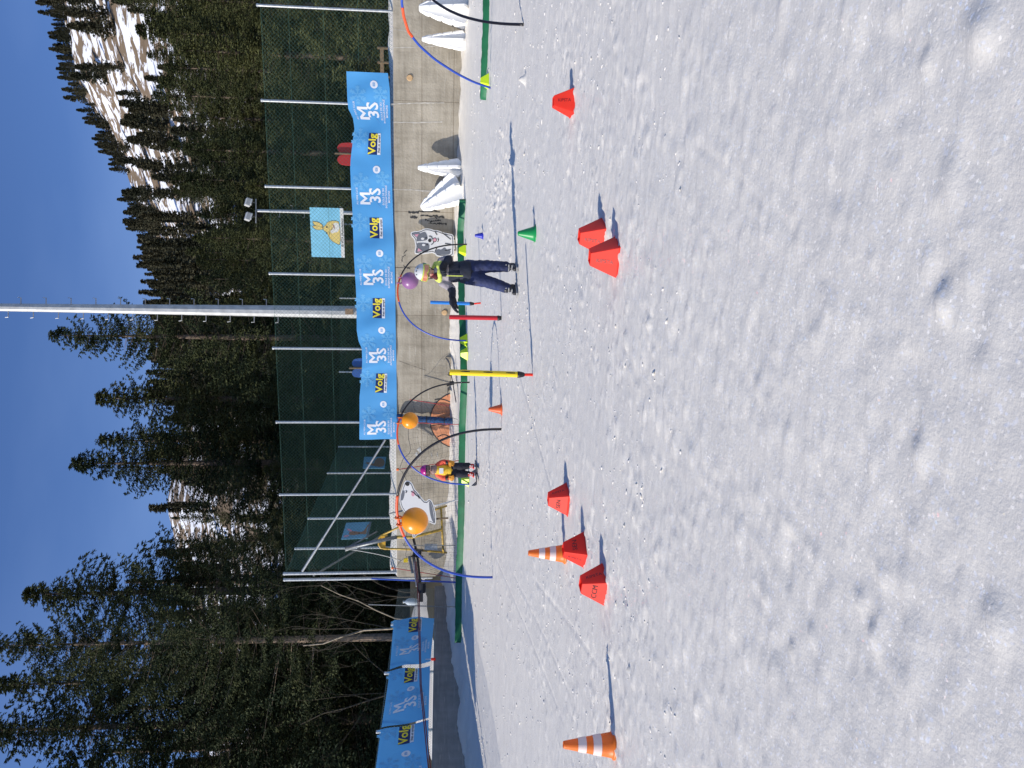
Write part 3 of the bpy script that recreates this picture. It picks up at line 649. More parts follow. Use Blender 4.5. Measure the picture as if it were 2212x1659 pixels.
fl.plate('rabbit_outline', body, m_pdk, .004); fl.plate('rabbit_body', shrink(body, 6), m_pyel, .007)
for e in ([(1150,500),(1210,505),(1275,520),(1340,570),(1330,600),(1280,590),(1200,575)], [(1150,572),(1230,575),(1330,592),(1340,640),(1240,648),(1185,618)]):
    e = smooth(e, 1); fl.plate('ear_outline', e, m_pdk, .008); fl.plate('ear', shrink(e, 5), m_pyel, .011)
fl.plate('belly', smooth([(1490,540),(1560,520),(1600,560),(1605,640),(1560,690),(1500,680)]), m_pwhite, .010)
fl.plate('muzzle', ell(1490,670,32,30), m_pwhite, .013); fl.plate('collar_mark', smooth([(1485,545),(1515,560),(1530,610),(1520,640),(1505,600),(1495,570)]), m_pbrown, .013)
fl.plate('eye', ell(1398,597,16,14), m_pdk, .013); fl.plate('eye', ell(1395,695,10,14), m_pdk, .013)
for pts in ([(1430,720),(1470,640),(1500,600)],): fl.plate('ink_line', strokepoly(pts, 3), m_pdk, .012)
def flat_text(s, c0, size, root, m, P, n, off, xdir, nm='lettering', bold=.02, ydir=Vector((0,0,1))):
    vs, fs = tmesh(s, size, bold, 0, 9); o = onp(*c0, P, n) + n*off
    mb = MB(); mb.add([o + xdir*x + ydir*y for x, y, z in vs], fs); return mb.build(nm, m, root)
flat_text('© VITA (Association)', c6(1652, 690), .075, rb, m_pdk, P6, WN, .006, WD)
# two deer posters on the court fence
cz3 = zc(1000, 1400, 1.8433); cz2 = zc(1150, 1950, 4.148); PC = CA + CN*.05
dp = thing('deer_poster', onp(*cz2(1215,580), PC, CN), 'blue-grey poster of a fawn on the nearer part of the receding fence', 'poster', 'animal posters on the court fence')
fl = Flat(cz2, PC, CN, dp)
fl.plate('poster_board', [(885,450),(1298,432),(1237,703),(800,720)], m_pblue_d, 0, .01)
fl.plate('white_margin', [(1265,434),(1298,432),(1237,703),(1203,705)], m_pgrey, .004)
fl.plate('fawn', smooth([(940,600),(1000,585),(1090,600),(1150,600),(1190,560),(1240,470),(1262,480),(1215,560),(1220,600),(1205,640),(1150,635),(1080,640),(1000,655),(940,645),(925,620)]), m_pbrown, .004)
for e in ([(880,550),(930,550),(985,575),(975,600),(930,595)], [(835,670),(900,650),(945,655),(900,685),(850,690)]): fl.plate('ear', smooth(e), m_pink, .008)
fl.plate('eye', ell(1025,605,8,6), m_pdk, .008); fl.plate('nose', ell(1095,625,10,12), m_pdk, .008)
dp2 = thing('squirrel_poster', onp(*cz3(950,770), PC, CN), 'small blue-grey poster of a brown squirrel far along the receding fence', 'poster', 'animal posters on the court fence')
fl = Flat(cz3, PC, CN, dp2)
fl.plate('poster_board', [(800,735),(960,735),(947,820),(790,818)], m_pblue_d, 0, .01)
fl.plate('squirrel', smooth([(870,790),(880,750),(920,742),(950,760),(945,800),(915,810),(890,805),(820,790),(810,775),(845,775)]), m_pbrown, .004)

# ------------------------------------------------------------------ dog cut-outs
c7 = zc(1550, 600, 3.687); n_cam = Vector((0,-1,0))
base = G(975, 525, 0); PD = Vector((0, base.y+.0, 0)); PD.y = (W(960,525).y-.25)
dg = thing('dog_cutout', (onp(*c7(855,1350), PD, n_cam)), 'flat white board cut out as a sitting grey and white husky by the wall', 'cutout sign', 'husky cut-outs')
fl = Flat(c7, PD, n_cam, dg)
out = smooth([(245,1170),(270,1150),(380,1140),(440,1105),(520,1105),(590,1130),(640,1130),(700,1155),(800,1180),(865,1190),(880,1280),(880,1400),(870,1520),(640,1520),(580,1455),(500,1465),(430,1475),(400,1480),(330,1478),(300,1465),(310,1400),(320,1370),(305,1300),(300,1260),(250,1210)], 1)
fl.plate('board', out, m_cut, 0, back=.03); ink = shrink(out, 16); fl.plate('ink_outline', ink, m_pdk, .004); fl.plate('white_fur', shrink(out, 25), m_cut, .007)
fl.plate('grey_patch', smooth([(330,1296),(335,1230),(375,1185),(440,1150),(470,1165),(495,1230),(490,1272),(440,1285),(365,1290)]), m_pgrey, .010)
fl.plate('grey_patch', smooth([(330,1312),(335,1370),(380,1425),(440,1450),(505,1445),(525,1350),(500,1320),(440,1312)]), m_pgrey, .010)
fl.plate('grey_patch', smooth([(590,1450),(640,1400),(690,1420),(740,1370),(770,1420),(830,1420),(820,1490),(640,1492)]), m_pgrey, .010)
for e, p_ in (([(268,1182),(385,1172),(400,1200),(335,1242)], [(300,1195),(365,1187),(337,1232)]), ([(322,1455),(340,1385),(430,1440)], [(345,1440),(358,1392),(412,1430)])):
    fl.plate('ear', e, m_pgrey, .012); fl.plate('inner_ear', p_, m_pink, .015)
for e in ((470,1245,12,12),(487,1338,12,12)): fl.plate('eye', ell(*e), m_pdk, .014)
for e in ((420,1255,24,17),(435,1345,24,17)): fl.plate('brow', ell(*e), m_cut, .014)
fl.plate('nose', ell(525,1280,25,26), m_pdk, .014); fl.plate('tongue_edge', ell(596,1272,30,32), m_pdk, .012); fl.plate('tongue', ell(596,1272,22,24), m_pink, .015)
for st in ([(512,1220),(535,1218),(555,1235),(565,1260)], [(545,1340),(565,1330),(580,1310),(578,1290)], [(640,1245),(652,1275),(640,1300)], [(700,1165),(760,1210),(830,1265)], [(745,1325),(830,1335)], [(745,1425),(830,1412)], [(600,1150),(630,1200)], [(600,1440),(630,1385)]):
    fl.plate('ink_line', strokepoly(st, 6), m_pdk, .013)
for sx in (-.12, .14):
    b0 = onp(*c7(800, 1330), PD, n_cam) + Vector((sx, .03, 0)); MB().bar(b0+Vector((0,0,.1)), b0+Vector((0,.12,-.25)), .03, .03).build('wooden_strut', m_wood, dg)
c1 = zc(1450, 1850, 3.318); PD2 = Vector((0, 17.6, 0))
dg2 = thing('dog_cutout', onp(*c1(880,640), PD2, n_cam), 'flat husky cut-out with lolling tongue and white sled, half hidden behind the large orange ball', 'cutout sign', 'husky cut-outs')
fl = Flat(c1, PD2, n_cam, dg2)
ear_ = smooth([(600,893),(575,880),(580,800),(625,720),(690,690),(740,700),(735,780),(690,835),(640,850)], 1)
fl.plate('ear_board', ear_, m_cut, -.004, back=.03); fl.plate('ear_ink', shrink(ear_, 12), m_pdk, .001); fl.plate('ear_fur', shrink(ear_, 17), m_cut, .003)
out = smooth([(475,145),(530,138),(580,180),(602,250),(645,290),(700,370),(750,420),(790,378),(830,400),(862,480),(888,600),(882,715),(850,712),(790,680),(720,700),(640,690),(520,600),(440,520),(405,420),(415,330),(445,230)], 1)
fl.plate('board', out, m_cut, 0, back=.03); fl.plate('ink_outline', shrink(out, 14), m_pdk, .004); fl.plate('white_fur', shrink(out, 21), m_cut, .007)
fl.plate('nose', smooth([(480,165),(520,155),(545,190),(520,215),(485,200)]), m_pdk, .011); fl.plate('tongue', ell(585,312,22,34), m_pink, .012)
fl.plate('grey_patch', smooth([(425,320),(465,255),(480,300),(455,400),(425,400)]), m_pgrey, .010)
fl.plate('grey_patch', smooth([(600,868),(640,735),(705,725),(705,790),(650,835)]), m_pgrey, .010)
fl.plate('sled_stripe', smooth([(792,395),(825,450),(850,560),(868,705),(830,660),(800,540)]), m_pgrey, .010)
for st in ([(560,280),(600,300),(625,330),(650,345),(670,375)], [(490,270),(505,285),(490,300)], [(690,720),(700,760),(690,800)]): fl.plate('ink_line', strokepoly(st, 6), m_pdk, .012)
a = onp(*c1(870,470), PD2, n_cam); b = G(998,1077); MB().tube([a, b], .018, 8).build('white_prop', m_white, dg2)
b3 = onp(*c1(1015,640), PD2, n_cam)+Vector((0,.1,-.05)); MB().bar(onp(*c1(760,650), PD2, n_cam)+Vector((0,.03,0)), b3, .03, .03).build('wooden_strut', m_wood, dg2)

# ------------------------------------------------------------------ white foam fir trees
def foam_tree(foot, H, Wd, label, rz=0, tilt=(0,0), tiers=4):
    t = thing('foam_fir', foot, label, 'decoration', 'white foam fir trees')
    def prof(w_):
        P = [(w_*.72, 0), (w_*.95, H*.05)]
        for i in range(tiers):
            z0 = H*(.06+.94*i/tiers); z1 = H*(.06+.94*(i+1)/tiers)
            rr = lambda f: w_*(max(0, 1-f)**.72*.94+.06)
            r0 = rr(i/tiers); r1 = rr((i+1)/tiers) if i < tiers-1 else w_*.14
            P += [(r0, z0+.02*H), (r0*.97, z0+.3*(z1-z0)), (r1+(r0-r1)*.18, z1-.02*H), (r1*.92, z1)]
        P[-1] = (w_*.10, H)
        return P
    p = prof(Wd/2); pr = p + [(-x, z) for x, z in p[::-1]]
    R0 = Matrix.Rotation(rz, 3, 'Z')
    for k, a in enumerate((0, math.pi/3, 2*math.pi/3)):
        d = Vector((math.cos(a), math.sin(a), 0)); n_ = Vector((-d.y, d.x, 0)); th = .06 + .004*k
        mb = MB().prism([d*x + Vector((0,0,z)) - n_*th/2 for x, z in pr], n_*th)
        T = Matrix.Rotation(tilt[0], 3, 'Y') @ Matrix.Rotation(tilt[1], 3, 'X') @ R0
        mb.v = [tuple(Vector(foot) + T @ Vector(q)) for q in mb.v]
        o = mb.build('foam_panel', m_foam, t); bm = bmesh.new(); bm.from_mesh(o.data); bmesh.ops.triangulate(bm, faces=[f for f in bm.faces if len(f.verts) > 4]); bm.to_mesh(o.data); bm.free()
        bv = o.modifiers.new('b', 'BEVEL'); bv.width = .008; bv.segments = 2; bv.limit_method = 'ANGLE'
    return t
def wfoot(v, y, out_): q = onp(v, y, PL + WN*out_, WN); return Vector((q.x, q.y, sz(q.x, q.y)-.03))
def hgt(f, v): return (f.y/1.0)*v/FPX
q = wfoot(968, 364, .35); foam_tree(q, hgt(q, 92), hgt(q, 44), 'slim upright white foam fir standing against the concrete wall', .5)
q = wfoot(1000, 88, .4); foam_tree(q, hgt(q, 93), hgt(q, 44), 'upright white foam fir, second one from the right end of the wall', .2)
q = wfoot(1003, 22, .55); foam_tree(q, hgt(q, 104), hgt(q, 78), 'widest white foam fir at the right end of the wall behind the hoop', .35)
q = wfoot(972, 402, .5); foam_tree(q, hgt(q, 100), hgt(q, 76), 'white foam fir leaning over against the concrete wall', .6, (R_(-27), R_(-14)))

# ------------------------------------------------------------------ green lines on the snow
m_gline = mat('green_webbing', (.012,.14,.055), .6, var=.2, vscale=5)
def strip(name, pts, w0, w1, label):
    P = [G(v, y, -.004) for v, y in pts]; vs = []; fs = []; Q = []
    for a, b in zip(P[:-1], P[1:]):
        k = max(2, int((b-a).length/.06)); Q += [a.lerp(b, i/k) for i in range(k)]
    Q.append(P[-1]); n_ = len(Q)
    for i, q in enumerate(Q):
        d = (Q[min(i+1, n_-1)]-Q[max(i-1, 0)]).normalized(); s_ = Vector((-d.y, d.x, 0)); w_ = (w0+(w1-w0)*i/n_)*rnd.uniform(.96,1.04)
        for k in (-1, -.7, .7, 1):
            c = q + s_*w1*k; vs.append((c.x, c.y, sz(c.x, c.y) + (-.02 if abs(k) == 1 else w0*rnd.uniform(.95,1.05))))
    # rows
    fs = [(i*4+j, i*4+j+1, (i+1)*4+j+1, (i+1)*4+j) for i in range(n_-1) for j in range(3)]
    fs += [(0,1,2,3), tuple((n_-1)*4+j for j in range(4))]; mb = MB(); mb.add(vs, fs)
    o = mb.build(name, m_gline, smooth=True); return tag(o, label, 'ground bolster', 'low green bolsters on the snow')
strip('green_bolster', [(1006,432),(1001,500),(1003,600),(1006,700),(1009,820),(1005,920),(1004,1000),(1003,1080),(1001,1160),(998,1240),(997,1310),(997,1350),(998,1388)], .135, .05, 'long low dark green bolster on the snow running under the hoops past the small child')
strip('green_bolster', [(1057,-30),(1056,60),(1054,130),(1052,190),(1050,214)], .095, .05, 'short low dark green bolster at the right-hand hoop')

# ------------------------------------------------------------------ hoops and hopper balls
def hoop(fa, fb, peak_v, peak_y, label, lean=Vector((0,0,0)), zp=.82, lpw=1.7, c0=.40, c1=.56, r=.016, peak_z=None):
    """fa = foot of the black half, fb = foot of the blue half"""
    A = G(*fa, .02); B = G(*fb, .02); root = thing('arch_hoop', (A+B)/2, label, 'hoop', 'slalom hoops')
    dm = (A.y+B.y)/2; pz = at(peak_v, peak_y, dm).z if peak_z is None else peak_z
    def P(t):
        a = math.pi*t; q = A.lerp(B, (1-math.cos(a))/2) + lean*math.sin(a)**lpw
        zb = A.z + (B.z-A.z)*t; q.z = zb + (pz-zb)*math.sin(a)**zp; return q
    for nm, t0, t1, m, rr in (('black_pipe', 0, c0, m_blk_p, r), ('orange_joint', c0-.01, c1+.01, m_or_p, r*1.15), ('blue_pipe', c1, 1, m_blue_p, r)):
        MB().tube([P(t0+(t1-t0)*(i/22)) for i in range(23)], rr, 10).build(nm, m, root, smooth=True)
    return P
def hopper(P, t, r, m, mh, label):
    c = P(t); tan = (P(t+.01)-P(t-.01)).normalized(); z = Vector((0,0,1)); top = c
    cen = top - z*(r+.045); root = thing('hopper_ball', cen, label, 'hopper ball', 'hopper balls hung from the hoops')
    MB().ball(cen, (r, r, r*1.0), 36).build('ball_body', m, root, smooth=True)
    for sg in (-1, 1):
        q = top + tan*sg*.06; side = tan.cross(z).normalized()
        path = []
        for i in range(17):
            a = 2*math.pi*i/16; path.append(q - z*.012 + (side*.0 + tan*sg*.01)*0 + side*math.sin(a)*.038 + z*math.cos(a)*.05)
        mb = MB().tube(path, .011, 8); mb.tube([q - z*.055, cen + (q-cen)*.78 - z*.0], [.016, .024], 8); mb.build('handle', mh, root, smooth=True)
    MB().lathe([(0, -.004), (.05, -.002), (.055, .0)], 16, cen+z*(r-.005)).build('valve_collar', mh, root, smooth=True)
m_ball_o = mat('orange_rubber', (.85,.30,.01), .32, spec=.5, var=.04, vscale=3); m_ball_p = mat('purple_rubber', (.27,.12,.27), .34, var=.05, vscale=3); m_hand_o = mat('orange_rubber_dark', (.80,.17,.02), .4)
Pm = hoop((1009,528), (1010,736), 859, 635, 'hoop with one black and one blue leg behind the child pulling a face'); hopper(Pm, .43, .18, m_ball_p, m_ball_p, 'purple hopper ball hung from the hoop over the older child')
Pl = hoop((1014,826), (1013,1046), 858, 935, 'hoop behind the small child, its black leg beside the yellow pole', c0=.42); hopper(Pl, .42, .17, m_ball_o, m_hand_o, 'smaller orange hopper ball hung below the end of the long banner')
Pf = hoop((1084,927), (1064,1247), 857, 1105, 'nearest wide hoop arching over the large orange ball and husky', c0=.46, c1=.62, r=.018); hopper(Pf, .56, .198, m_ball_o, m_hand_o, 'largest orange hopper ball hung from the nearest wide hoop')
hA = G(1131,53,.02); hB = G(1060,190,.02)
hpts = [(1131,53),(1090,52),(1045,47),(1000,36),(960,18),(930,-4),(903,-32),(884,-48),(872,-42),(868,-22),(868,5),(872,35),(882,68),(905,98),(940,129),(985,158),(1022,177),(1060,190)]
acc = [0.0]
for p_, q_ in zip(hpts[:-1], hpts[1:]): acc.append(acc[-1]+math.hypot(q_[0]-p_[0], q_[1]-p_[1]))
acc = np.array(acc)/acc[-1]
def hP(t): return at(float(np.interp(t, acc, [p[0] for p in hpts])), float(np.interp(t, acc, [p[1] for p in hpts])), hA.y + (hB.y-hA.y)*t)
rth = thing('arch_hoop', (hA+hB)/2, 'hoop cut by the right edge of the view, by the short green bolster', 'hoop', 'slalom hoops')
for nm, t0, t1, m, rr in (('black_pipe', 0, .47, m_blk_p, .018), ('orange_joint', .56, .67, m_or_p, .021), ('blue_pipe', .66, 1, m_blue_p, .018), ('blue_pipe', .46, .57, m_blue_p, .018)):
    raw = [hP(t0+(t1-t0)*i/30) for i in range(31)]
    for _ in range(3): raw = [raw[0]] + [(raw[i-1]+raw[i]*2+raw[i+1])/4 for i in range(1, 30)] + [raw[-1]]
    MB().tube(raw, rr, 10).build(nm, m, rth, smooth=True)

# ------------------------------------------------------------------ cones and marker poles
def text_local(s, size, root, m, o, xd, yd, nm='lettering', bold=.02):
    vs, fs = tmesh(s, size, bold, 0, 9); mb = MB(); mb.add([o + xd*x + yd*y for x, y, z in vs], fs); return mb.build(nm, m, root)
m_emb = mat('embossed_red', (.30,.012,.01), .5)
def red_cone(v, y, rz, label, hand=None, tall=.165, name='pyramid_cone'):
    p = G(v, y, .004); root = thing(name, (0,0,0), label, 'marker cone', 'red four-sided marker cones')
    b, t, H, th = .098, .042, tall, .004
    mb = MB(); vs = []
    for hw, z in ((b+.008, 0), (b+.008, .006), (b, .010), (t, H-.003), (t-.003, H), (t-.008, H), (t-.008, H-.01), (b-.006, .0)):
        for sx, sy in ((-1,-1),(1,-1),(1,1),(-1,1)): vs.append((sx*hw, sy*hw, z))
    mb.add(vs, [(i*4+j, i*4+(j+1) % 4, (i+1)*4+(j+1) % 4, (i+1)*4+j) for i in range(7) for j in range(4)])
    o = mb.build('cone_shell', m_red_pl, root); bv = o.modifiers.new('b', 'BEVEL'); bv.width = .003; bv.segments = 2
    # faces: lettering runs down the slope
    for k in range(4):
        a = k*math.pi/2; nrm = Vector((math.sin(a), -math.cos(a), 0)); side = Vector((math.cos(a), math.sin(a), 0))
        dn = (nrm*(b-t) - Vector((0,0,H-.01))).normalized(); c = nrm*((b+t)/2) + Vector((0,0,H/2)) + (nrm + Vector((0,0,.35))).normalized()*.0035
        if k % 2 == 0: text_local('KIPSTA', .034, root, m_emb, c, dn, side, bold=.01)
        elif hand: text_local(hand, .05, root, m_pdk, c, side, -dn, 'handwriting', bold=-.004)
    root.location = p; root.rotation_euler = (R_(rnd.uniform(-2,2)), R_(rnd.uniform(-2,2)), rz); return root
red_cone(1236, 222, R_(-6), 'red pyramid cone standing alone at the far right of the snow')
red_cone(1301, 512, R_(-32), 'red pyramid cone just behind its twin, right of the older child')
red_cone(1334, 556, R_(-30), 'nearest red pyramid cone, in front of its twin', tall=.172)
red_cone(1227, 1078, R_(-118+0), 'smallest-looking red pyramid cone, straight behind the striped cone', 'SEN')
red_cone(1263, 1187, R_(-50), 'red pyramid cone standing right in front of an orange striped cone', 'SEN')
red_cone(1307, 1262, R_(62), 'red pyramid cone with black handwriting, left of the others', 'CCM')
m_cone_o = mat('orange_cone', (.95,.24,.03), .45, var=.06, vscale=4); see_through(m_cone_o, (1,.3,.04), .3); m_cone_w = mat('cone_white_band', (.78,.62,.57), .5)
def striped_cone(v, y, H, rb_, label):
    p = G(v, y, .004); root = thing('striped_cone', (0,0,0), label, 'traffic cone', 'orange and white striped cones')
    R = lambda f: rb_*(1-f) + .022*f
    prof = [(rb_*1.12, 0), (rb_*1.12, .010), (rb_, .016)] + [(R(f), H*f) for f in np.linspace(.06, .97, 9)] + [(.020, H), (.013, H), (.012, H-.02)]
    MB().lathe(prof, 40).build('cone_body', m_cone_o, root, smooth=True)
    for f0, f1 in ((.27,.43),(.56,.72)):
        MB().lathe([(R(f)+.0022, H*f) for f in np.linspace(f0, f1, 4)], 40).build('white_band', m_cone_w, root, smooth=True)
    root.location = p; root.rotation_euler = (R_(rnd.uniform(-2,2)), R_(2), .4); return root
striped_cone(1329, 1609, .315, .078, 'large orange cone with two white bands alone at the left front')
striped_cone(1222, 1196, .315, .078, 'orange and white banded cone rising behind a red pyramid cone')
def small_cone(v, y, H, rb_, m, label, name='small_cone'):
    p = G(v, y, .004); root = thing(name, (0,0,0), label, 'cone', 'small round cones')
    MB().lathe([(rb_*1.22, 0), (rb_*1.22, .006), (rb_, .012)] + [(rb_*(1-f)+.022*f, H*f) for f in np.linspace(.08, .95, 7)] + [(.02, H), (.006, H+.002)], 28).build('cone_body', m, root, smooth=True)
    root.location = p
    return root
small_cone(1155, 505, .19, .085, mat('green_cone_plastic', (.01,.28,.07), .4), 'green round cone on the snow right of the older child')
small_cone(1043, 509, .145, .06, mat('blue_cone_plastic', (.03,.04,.42), .4), 'small blue round cone behind the green one')
small_cone(1084, 884, .19, .075, mat('rust_cone_plastic', (.72,.12,.03), .45), 'small orange-red cone left of the yellow pole')
def lime(v, y, label, s_=1.0):
    p = G(v, y, .004); root = thing('lime_cone', p, label, 'marker cone', 'lime marker cones at the hoops')
    mb = MB(); vs = []; b, t, H = .10*s_, .042*s_, .15*s_
    for hw, z in ((b+.008, 0), (b, .012), (t, H), (t-.012, H), (t-.012, H-.02)):
        for sx, sy in ((-1,-1),(1,-1),(1,1),(-1,1)):
            q = Matrix.Rotation(R_(12+y), 3, 'Z') @ Vector((sx*hw, sy*hw, z)); vs.append(p+q)
    mb.add(vs, [(i*4+j, i*4+(j+1) % 4, (i+1)*4+(j+1) % 4, (i+1)*4+j) for i in range(4) for j in range(4)]); mb.build('cone_shell', m_lime, root)
lime(1056, 176, 'lime green marker at the foot of the right-hand hoop', .9); lime(1006, 541, 'lime green marker at the black hoop leg beside the husky')
lime(1009, 735, 'lime green marker at the blue foot of the middle hoop'); lime(1010, 764, 'lime green marker left of the hoop foot, by the yellow pole'); lime(1012, 1037, 'lime green marker behind the small child')
def gate_pole(top, jn, foot, m, r, label, marks=False):
    f = G(*foot, .03); d = f.y; a = at(*top, d); j = at(*jn, d); root = thing('gate_pole', f, label, 'slalom pole', 'stubby slalom poles')
    ax = (a-j).normalized()
    MB().tube([j, a], r, 14).tube([a, a+ax*.004], [r, r*.8], 14).build('pole_tube', m, root, smooth=False)
    MB().tube([j-ax*.07, j-ax*.055, j-ax*.01, j+ax*.012], [r*.45, r*.8, r*1.12, r*1.12], 14).build('rubber_joint', m_black, root, smooth=True)
    if foot[0]-jn[0] > 8: MB().tube([f-ax*.12, j-ax*.05], r*.5, 10).build('spike', m_red_pl, root, smooth=True)
    if marks:
        for k in (.12, .45, .78):
            c = j.lerp(a, k); fr = Vector((.5,-1,0)).normalized(); sd = Vector((1,.5,0)).normalized()
            MB().add([c+fr*(r+.001)+sd*x*.3+ax*y_ for x, y_ in ((-.02,-.05),(.02,-.05),(.025,0),(.01,.05),(-.01,.05),(-.025,0))], [(0,1,2,3,4,5)]).build('printed_mark', m_pdk, root)
m_ypole = mat('yellow_pole', (.85,.60,.01), .35); m_rpole = mat('red_pole', (.50,.01,.02), .3); m_bpole = mat('blue_pole', (.02,.20,.60), .35)
gate_pole((972,804), (1120,809), (1150,809), m_ypole, .032, 'tall yellow slalom pole on a red spike, nearest of the poles', True)
gate_pole((971,685), (1076,687), (1083,687), m_rpole, .033, 'dark red slalom pole leaning slightly between the yellow and blue ones')
gate_pole((930,653), (1016,656), (1038,652), m_bpole, .030, 'blue slalom pole on a red spike under the child\'s outstretched glove')
def thin_pole(top, foot, m, r, label, name='marker_pole'):
    f = G(*foot, .02); a = at(*top, f.y); mb = MB().tube([f, a], [r*1.1, r], 8); mb.lathe([(0,.01),(r*.8,.008),(r,0)], 8, a)
    o = mb.build(name, m); tag(o, label, 'pole'); return o
thin_pole((803,1250), (988,1258), m_blue_p, .018, 'thin tall blue pole at the corner of the two fences')
thin_pole((797,1306), (987,1311), m_galv_d, .011, 'thin grey pole stuck in the shaded snow by the left wall')

# ------------------------------------------------------------------ safety net with thin red poles
net = thing('safety_net', G(985,1010), 'dark sagging safety net strung on thin red poles before the concrete wall', 'net')
m_net = mat('net_cord', (.05,.055,.06), .8); m_npole = mat('thin_red_pole', (.45,.05,.05), .4)
poles = [((885,863),(965,871)), ((872,912),(990,917)), ((861,1014),(993,994)), ((870,1178),(992,1178)), ((850,1227),(985,1249))]
PP = []
for (t_, f_) in poles:
    f = G(*f_, .03); f.y = min(f.y, 20.0); a = at(*t_, f.y-.1); PP.append((a, f))
    MB().tube([f, a], .009, 7).build('net_pole', m_npole if len(PP) != 4 else m_galv_d, net)
    if t_[1] in (1014, 1227): MB().tube([a, a+Vector((0,0,.05))], .03, 10).build('orange_cap', m_orange, net)
def netpt(i, u, b):
    (a0, f0), (a1, f1) = PP[i], PP[i+1]; a = a0.lerp(a1, u); f = f0.lerp(f1, u); a = a - Vector((0,0,.28*math.sin(math.pi*u)*min(1,(a1-a0).length/1.6)))
    q = f.lerp(a, b) + WD*(.05*math.sin(b*5+u*9+i)) + Vector((0,0,.03*math.sin(u*14+b*3))) + Vector((0,-.12*math.sin(math.pi*b)*math.sin(math.pi*u)-.25*(1-b)**2,0)); g = sz(q.x, q.y)+.02; q.z = max(q.z, g); return q
vsn = []; mbn = MB()
for i in range(len(PP)-1):
    nu = max(4, int((PP[i+1][0]-PP[i][0]).length/.1)); nb = 11
    for k in range(nb+1): mbn.tube([netpt(i, u/nu, k/nb) for u in range(nu+1)], .0017 if k < nb else .005, 4, cap=False)
    for u in range(nu): mbn.tube([netpt(i, u/nu, k/nb) for k in range(nb+1)], .0017, 4, cap=False)
mbn.build('net_mesh', m_net, net)
# rolled blue net standing against the wall
m_bnet = mat('blue_netting', (.01,.06,.17), .8, var=.5, vscale=30, bump=.8, bscale=60)
bnr = thing('rolled_net', wfoot(968, 906, .18), 'dark blue bundle of netting hanging upright over the orange mural', 'net roll')
a = onp(857, 902, PL+WN*.16, WN); b = onp(985, 911, PL+WN*.2, WN)
MB().tube([a.lerp(b, i/14)+Vector((.012*math.sin(i*2.1), 0, 0)) for i in range(15)], [.085+.012*math.sin(i*1.7) for i in range(15)], 14).build('net_bundle', m_bnet, bnr, smooth=True)
for k in (.2, .5, .8): q = a.lerp(b, k); MB().tube([q+Vector((0,0,.01)), q-Vector((0,0,.01))], .098, 14).build('tie', m_black, bnr)

# ------------------------------------------------------------------ rope tow station
m_tyel = mat('worn_yellow_paint', (.50,.32,.05), .5, var=.25, vscale=12)
m_rope = mat('dark_red_rope', (.16,.03,.03), .8, var=.2, vscale=20)
dT = 19.4
tp = lambda x, y, d=dT: at(*c1(x, y), d)
tw = thing('tow_station', G(972,1165), 'yellow and grey steel tripod of a rope tow beside the wall corner', 'rope tow')
apex = at(746, 1185, dT)
def foot(v, y): f = G(v, y, .02); return f
fA = at(962, 1143, dT-.6); fB = at(966, 1128, dT+.6); fC = at(972, 1180, dT-.9); fD = at(966, 1093, dT+.4)
k1 = at(857, 1160, dT-.2)
MB().tube([apex, k1], .045, 10).tube([apex, at(815,1148,dT+.2)], .018, 8).tube([apex+Vector((-.05,0,0)), at(800,1172,dT+.2)], .016, 8).build('grey_leg', m_galv_d, tw, smooth=True)
MB().tube([k1, tp(580,880), tp(965,780, dT-.4)], .036, 10).build('yellow_leg', m_tyel, tw, smooth=True)
MB().tube([tp(190,850), tp(500,700), tp(875,520), tp(1030,470)], .024, 10).build('yellow_leg', m_tyel, tw, smooth=True)
MB().tube([tp(200,1030), tp(540,1040), tp(1030,1082)], .024, 10).build('yellow_leg', m_tyel, tw, smooth=True)
MB().tube([tp(950,480), tp(980,1085)], .025, 8).build('yellow_crossbar', m_tyel, tw, smooth=True)
hood = [tp(250,850), tp(170,860), tp(140,900), tp(140,980), tp(165,1020), tp(260,1030)]
MB().tube(hood, .028, 8).build('hood_tube', m_tyel, tw, smooth=True)
MB().prism([tp(155,880), tp(205,848), tp(225,900), tp(225,1010), tp(190,1020), tp(150,990)], Vector((0,.03,0))).build('hood_plate', mat('bright_yellow_paint', (.75,.42,.03), .45), tw)
boom = [tp(590,900), tp(625,1040), tp(650,1200), tp(680,1480, dT-.8)]
MB().tube(boom, .03, 8).build('boom', m_black, tw, smooth=True)
MB().bar(tp(590,1110), tp(640,1520, dT-.6), .05, .07).build('steel_channel', m_galv, tw)
MB().bar(tp(535,1130), tp(580,1350, dT-.2), .05, .06).build('steel_channel', m_galv_d, tw)
for x, y in ((605,1085),(672,1090)):
    c = tp(x, y, dT-.15); rot = Vector((.3,-.1,1)).normalized().to_track_quat('Z','Y').to_matrix(); pr = MB().lathe([(0,.09),(.09,.09),(.09,.07),(.04,.05),(.04,-.05),(.09,-.07),(.09,-.09),(0,-.09)], 20)
    MB().add([c + Matrix.Rotation(R_(90),3,'Y') @ Vector(q) for q in pr.v], pr.f).build('pulley', m_black, tw, smooth=False)
MB().box(tp(820,1005), (.14,.1,.3)).build('control_box', m_galv, tw); MB().box(tp(490,1180), (.1,.05,.1)).build('yellow_tag', m_ypole, tw)
chain = [apex.lerp(at(868,1212,dT), i/20) - Vector((0,0,.15*math.sin(math.pi*i/20))) for i in range(21)]
MB().tube(chain, .012, 6).build('chain', m_galv_d, tw)
m0 = tp(700,1545, dT-.9); MB().tube([m0+Vector((.12,0,0)), m0-Vector((.1,0,0))], .09, 14).box(m0+Vector((-.2,0,.02)), (.2,.1,.1)).build('drive_motor', m_black, tw)
MB().tube([at(840,1110,dT+.3), at(905,1095,dT+.2), at(905,1100,dT)], .02, 6).build('hook_arm', m_galv_d, tw)
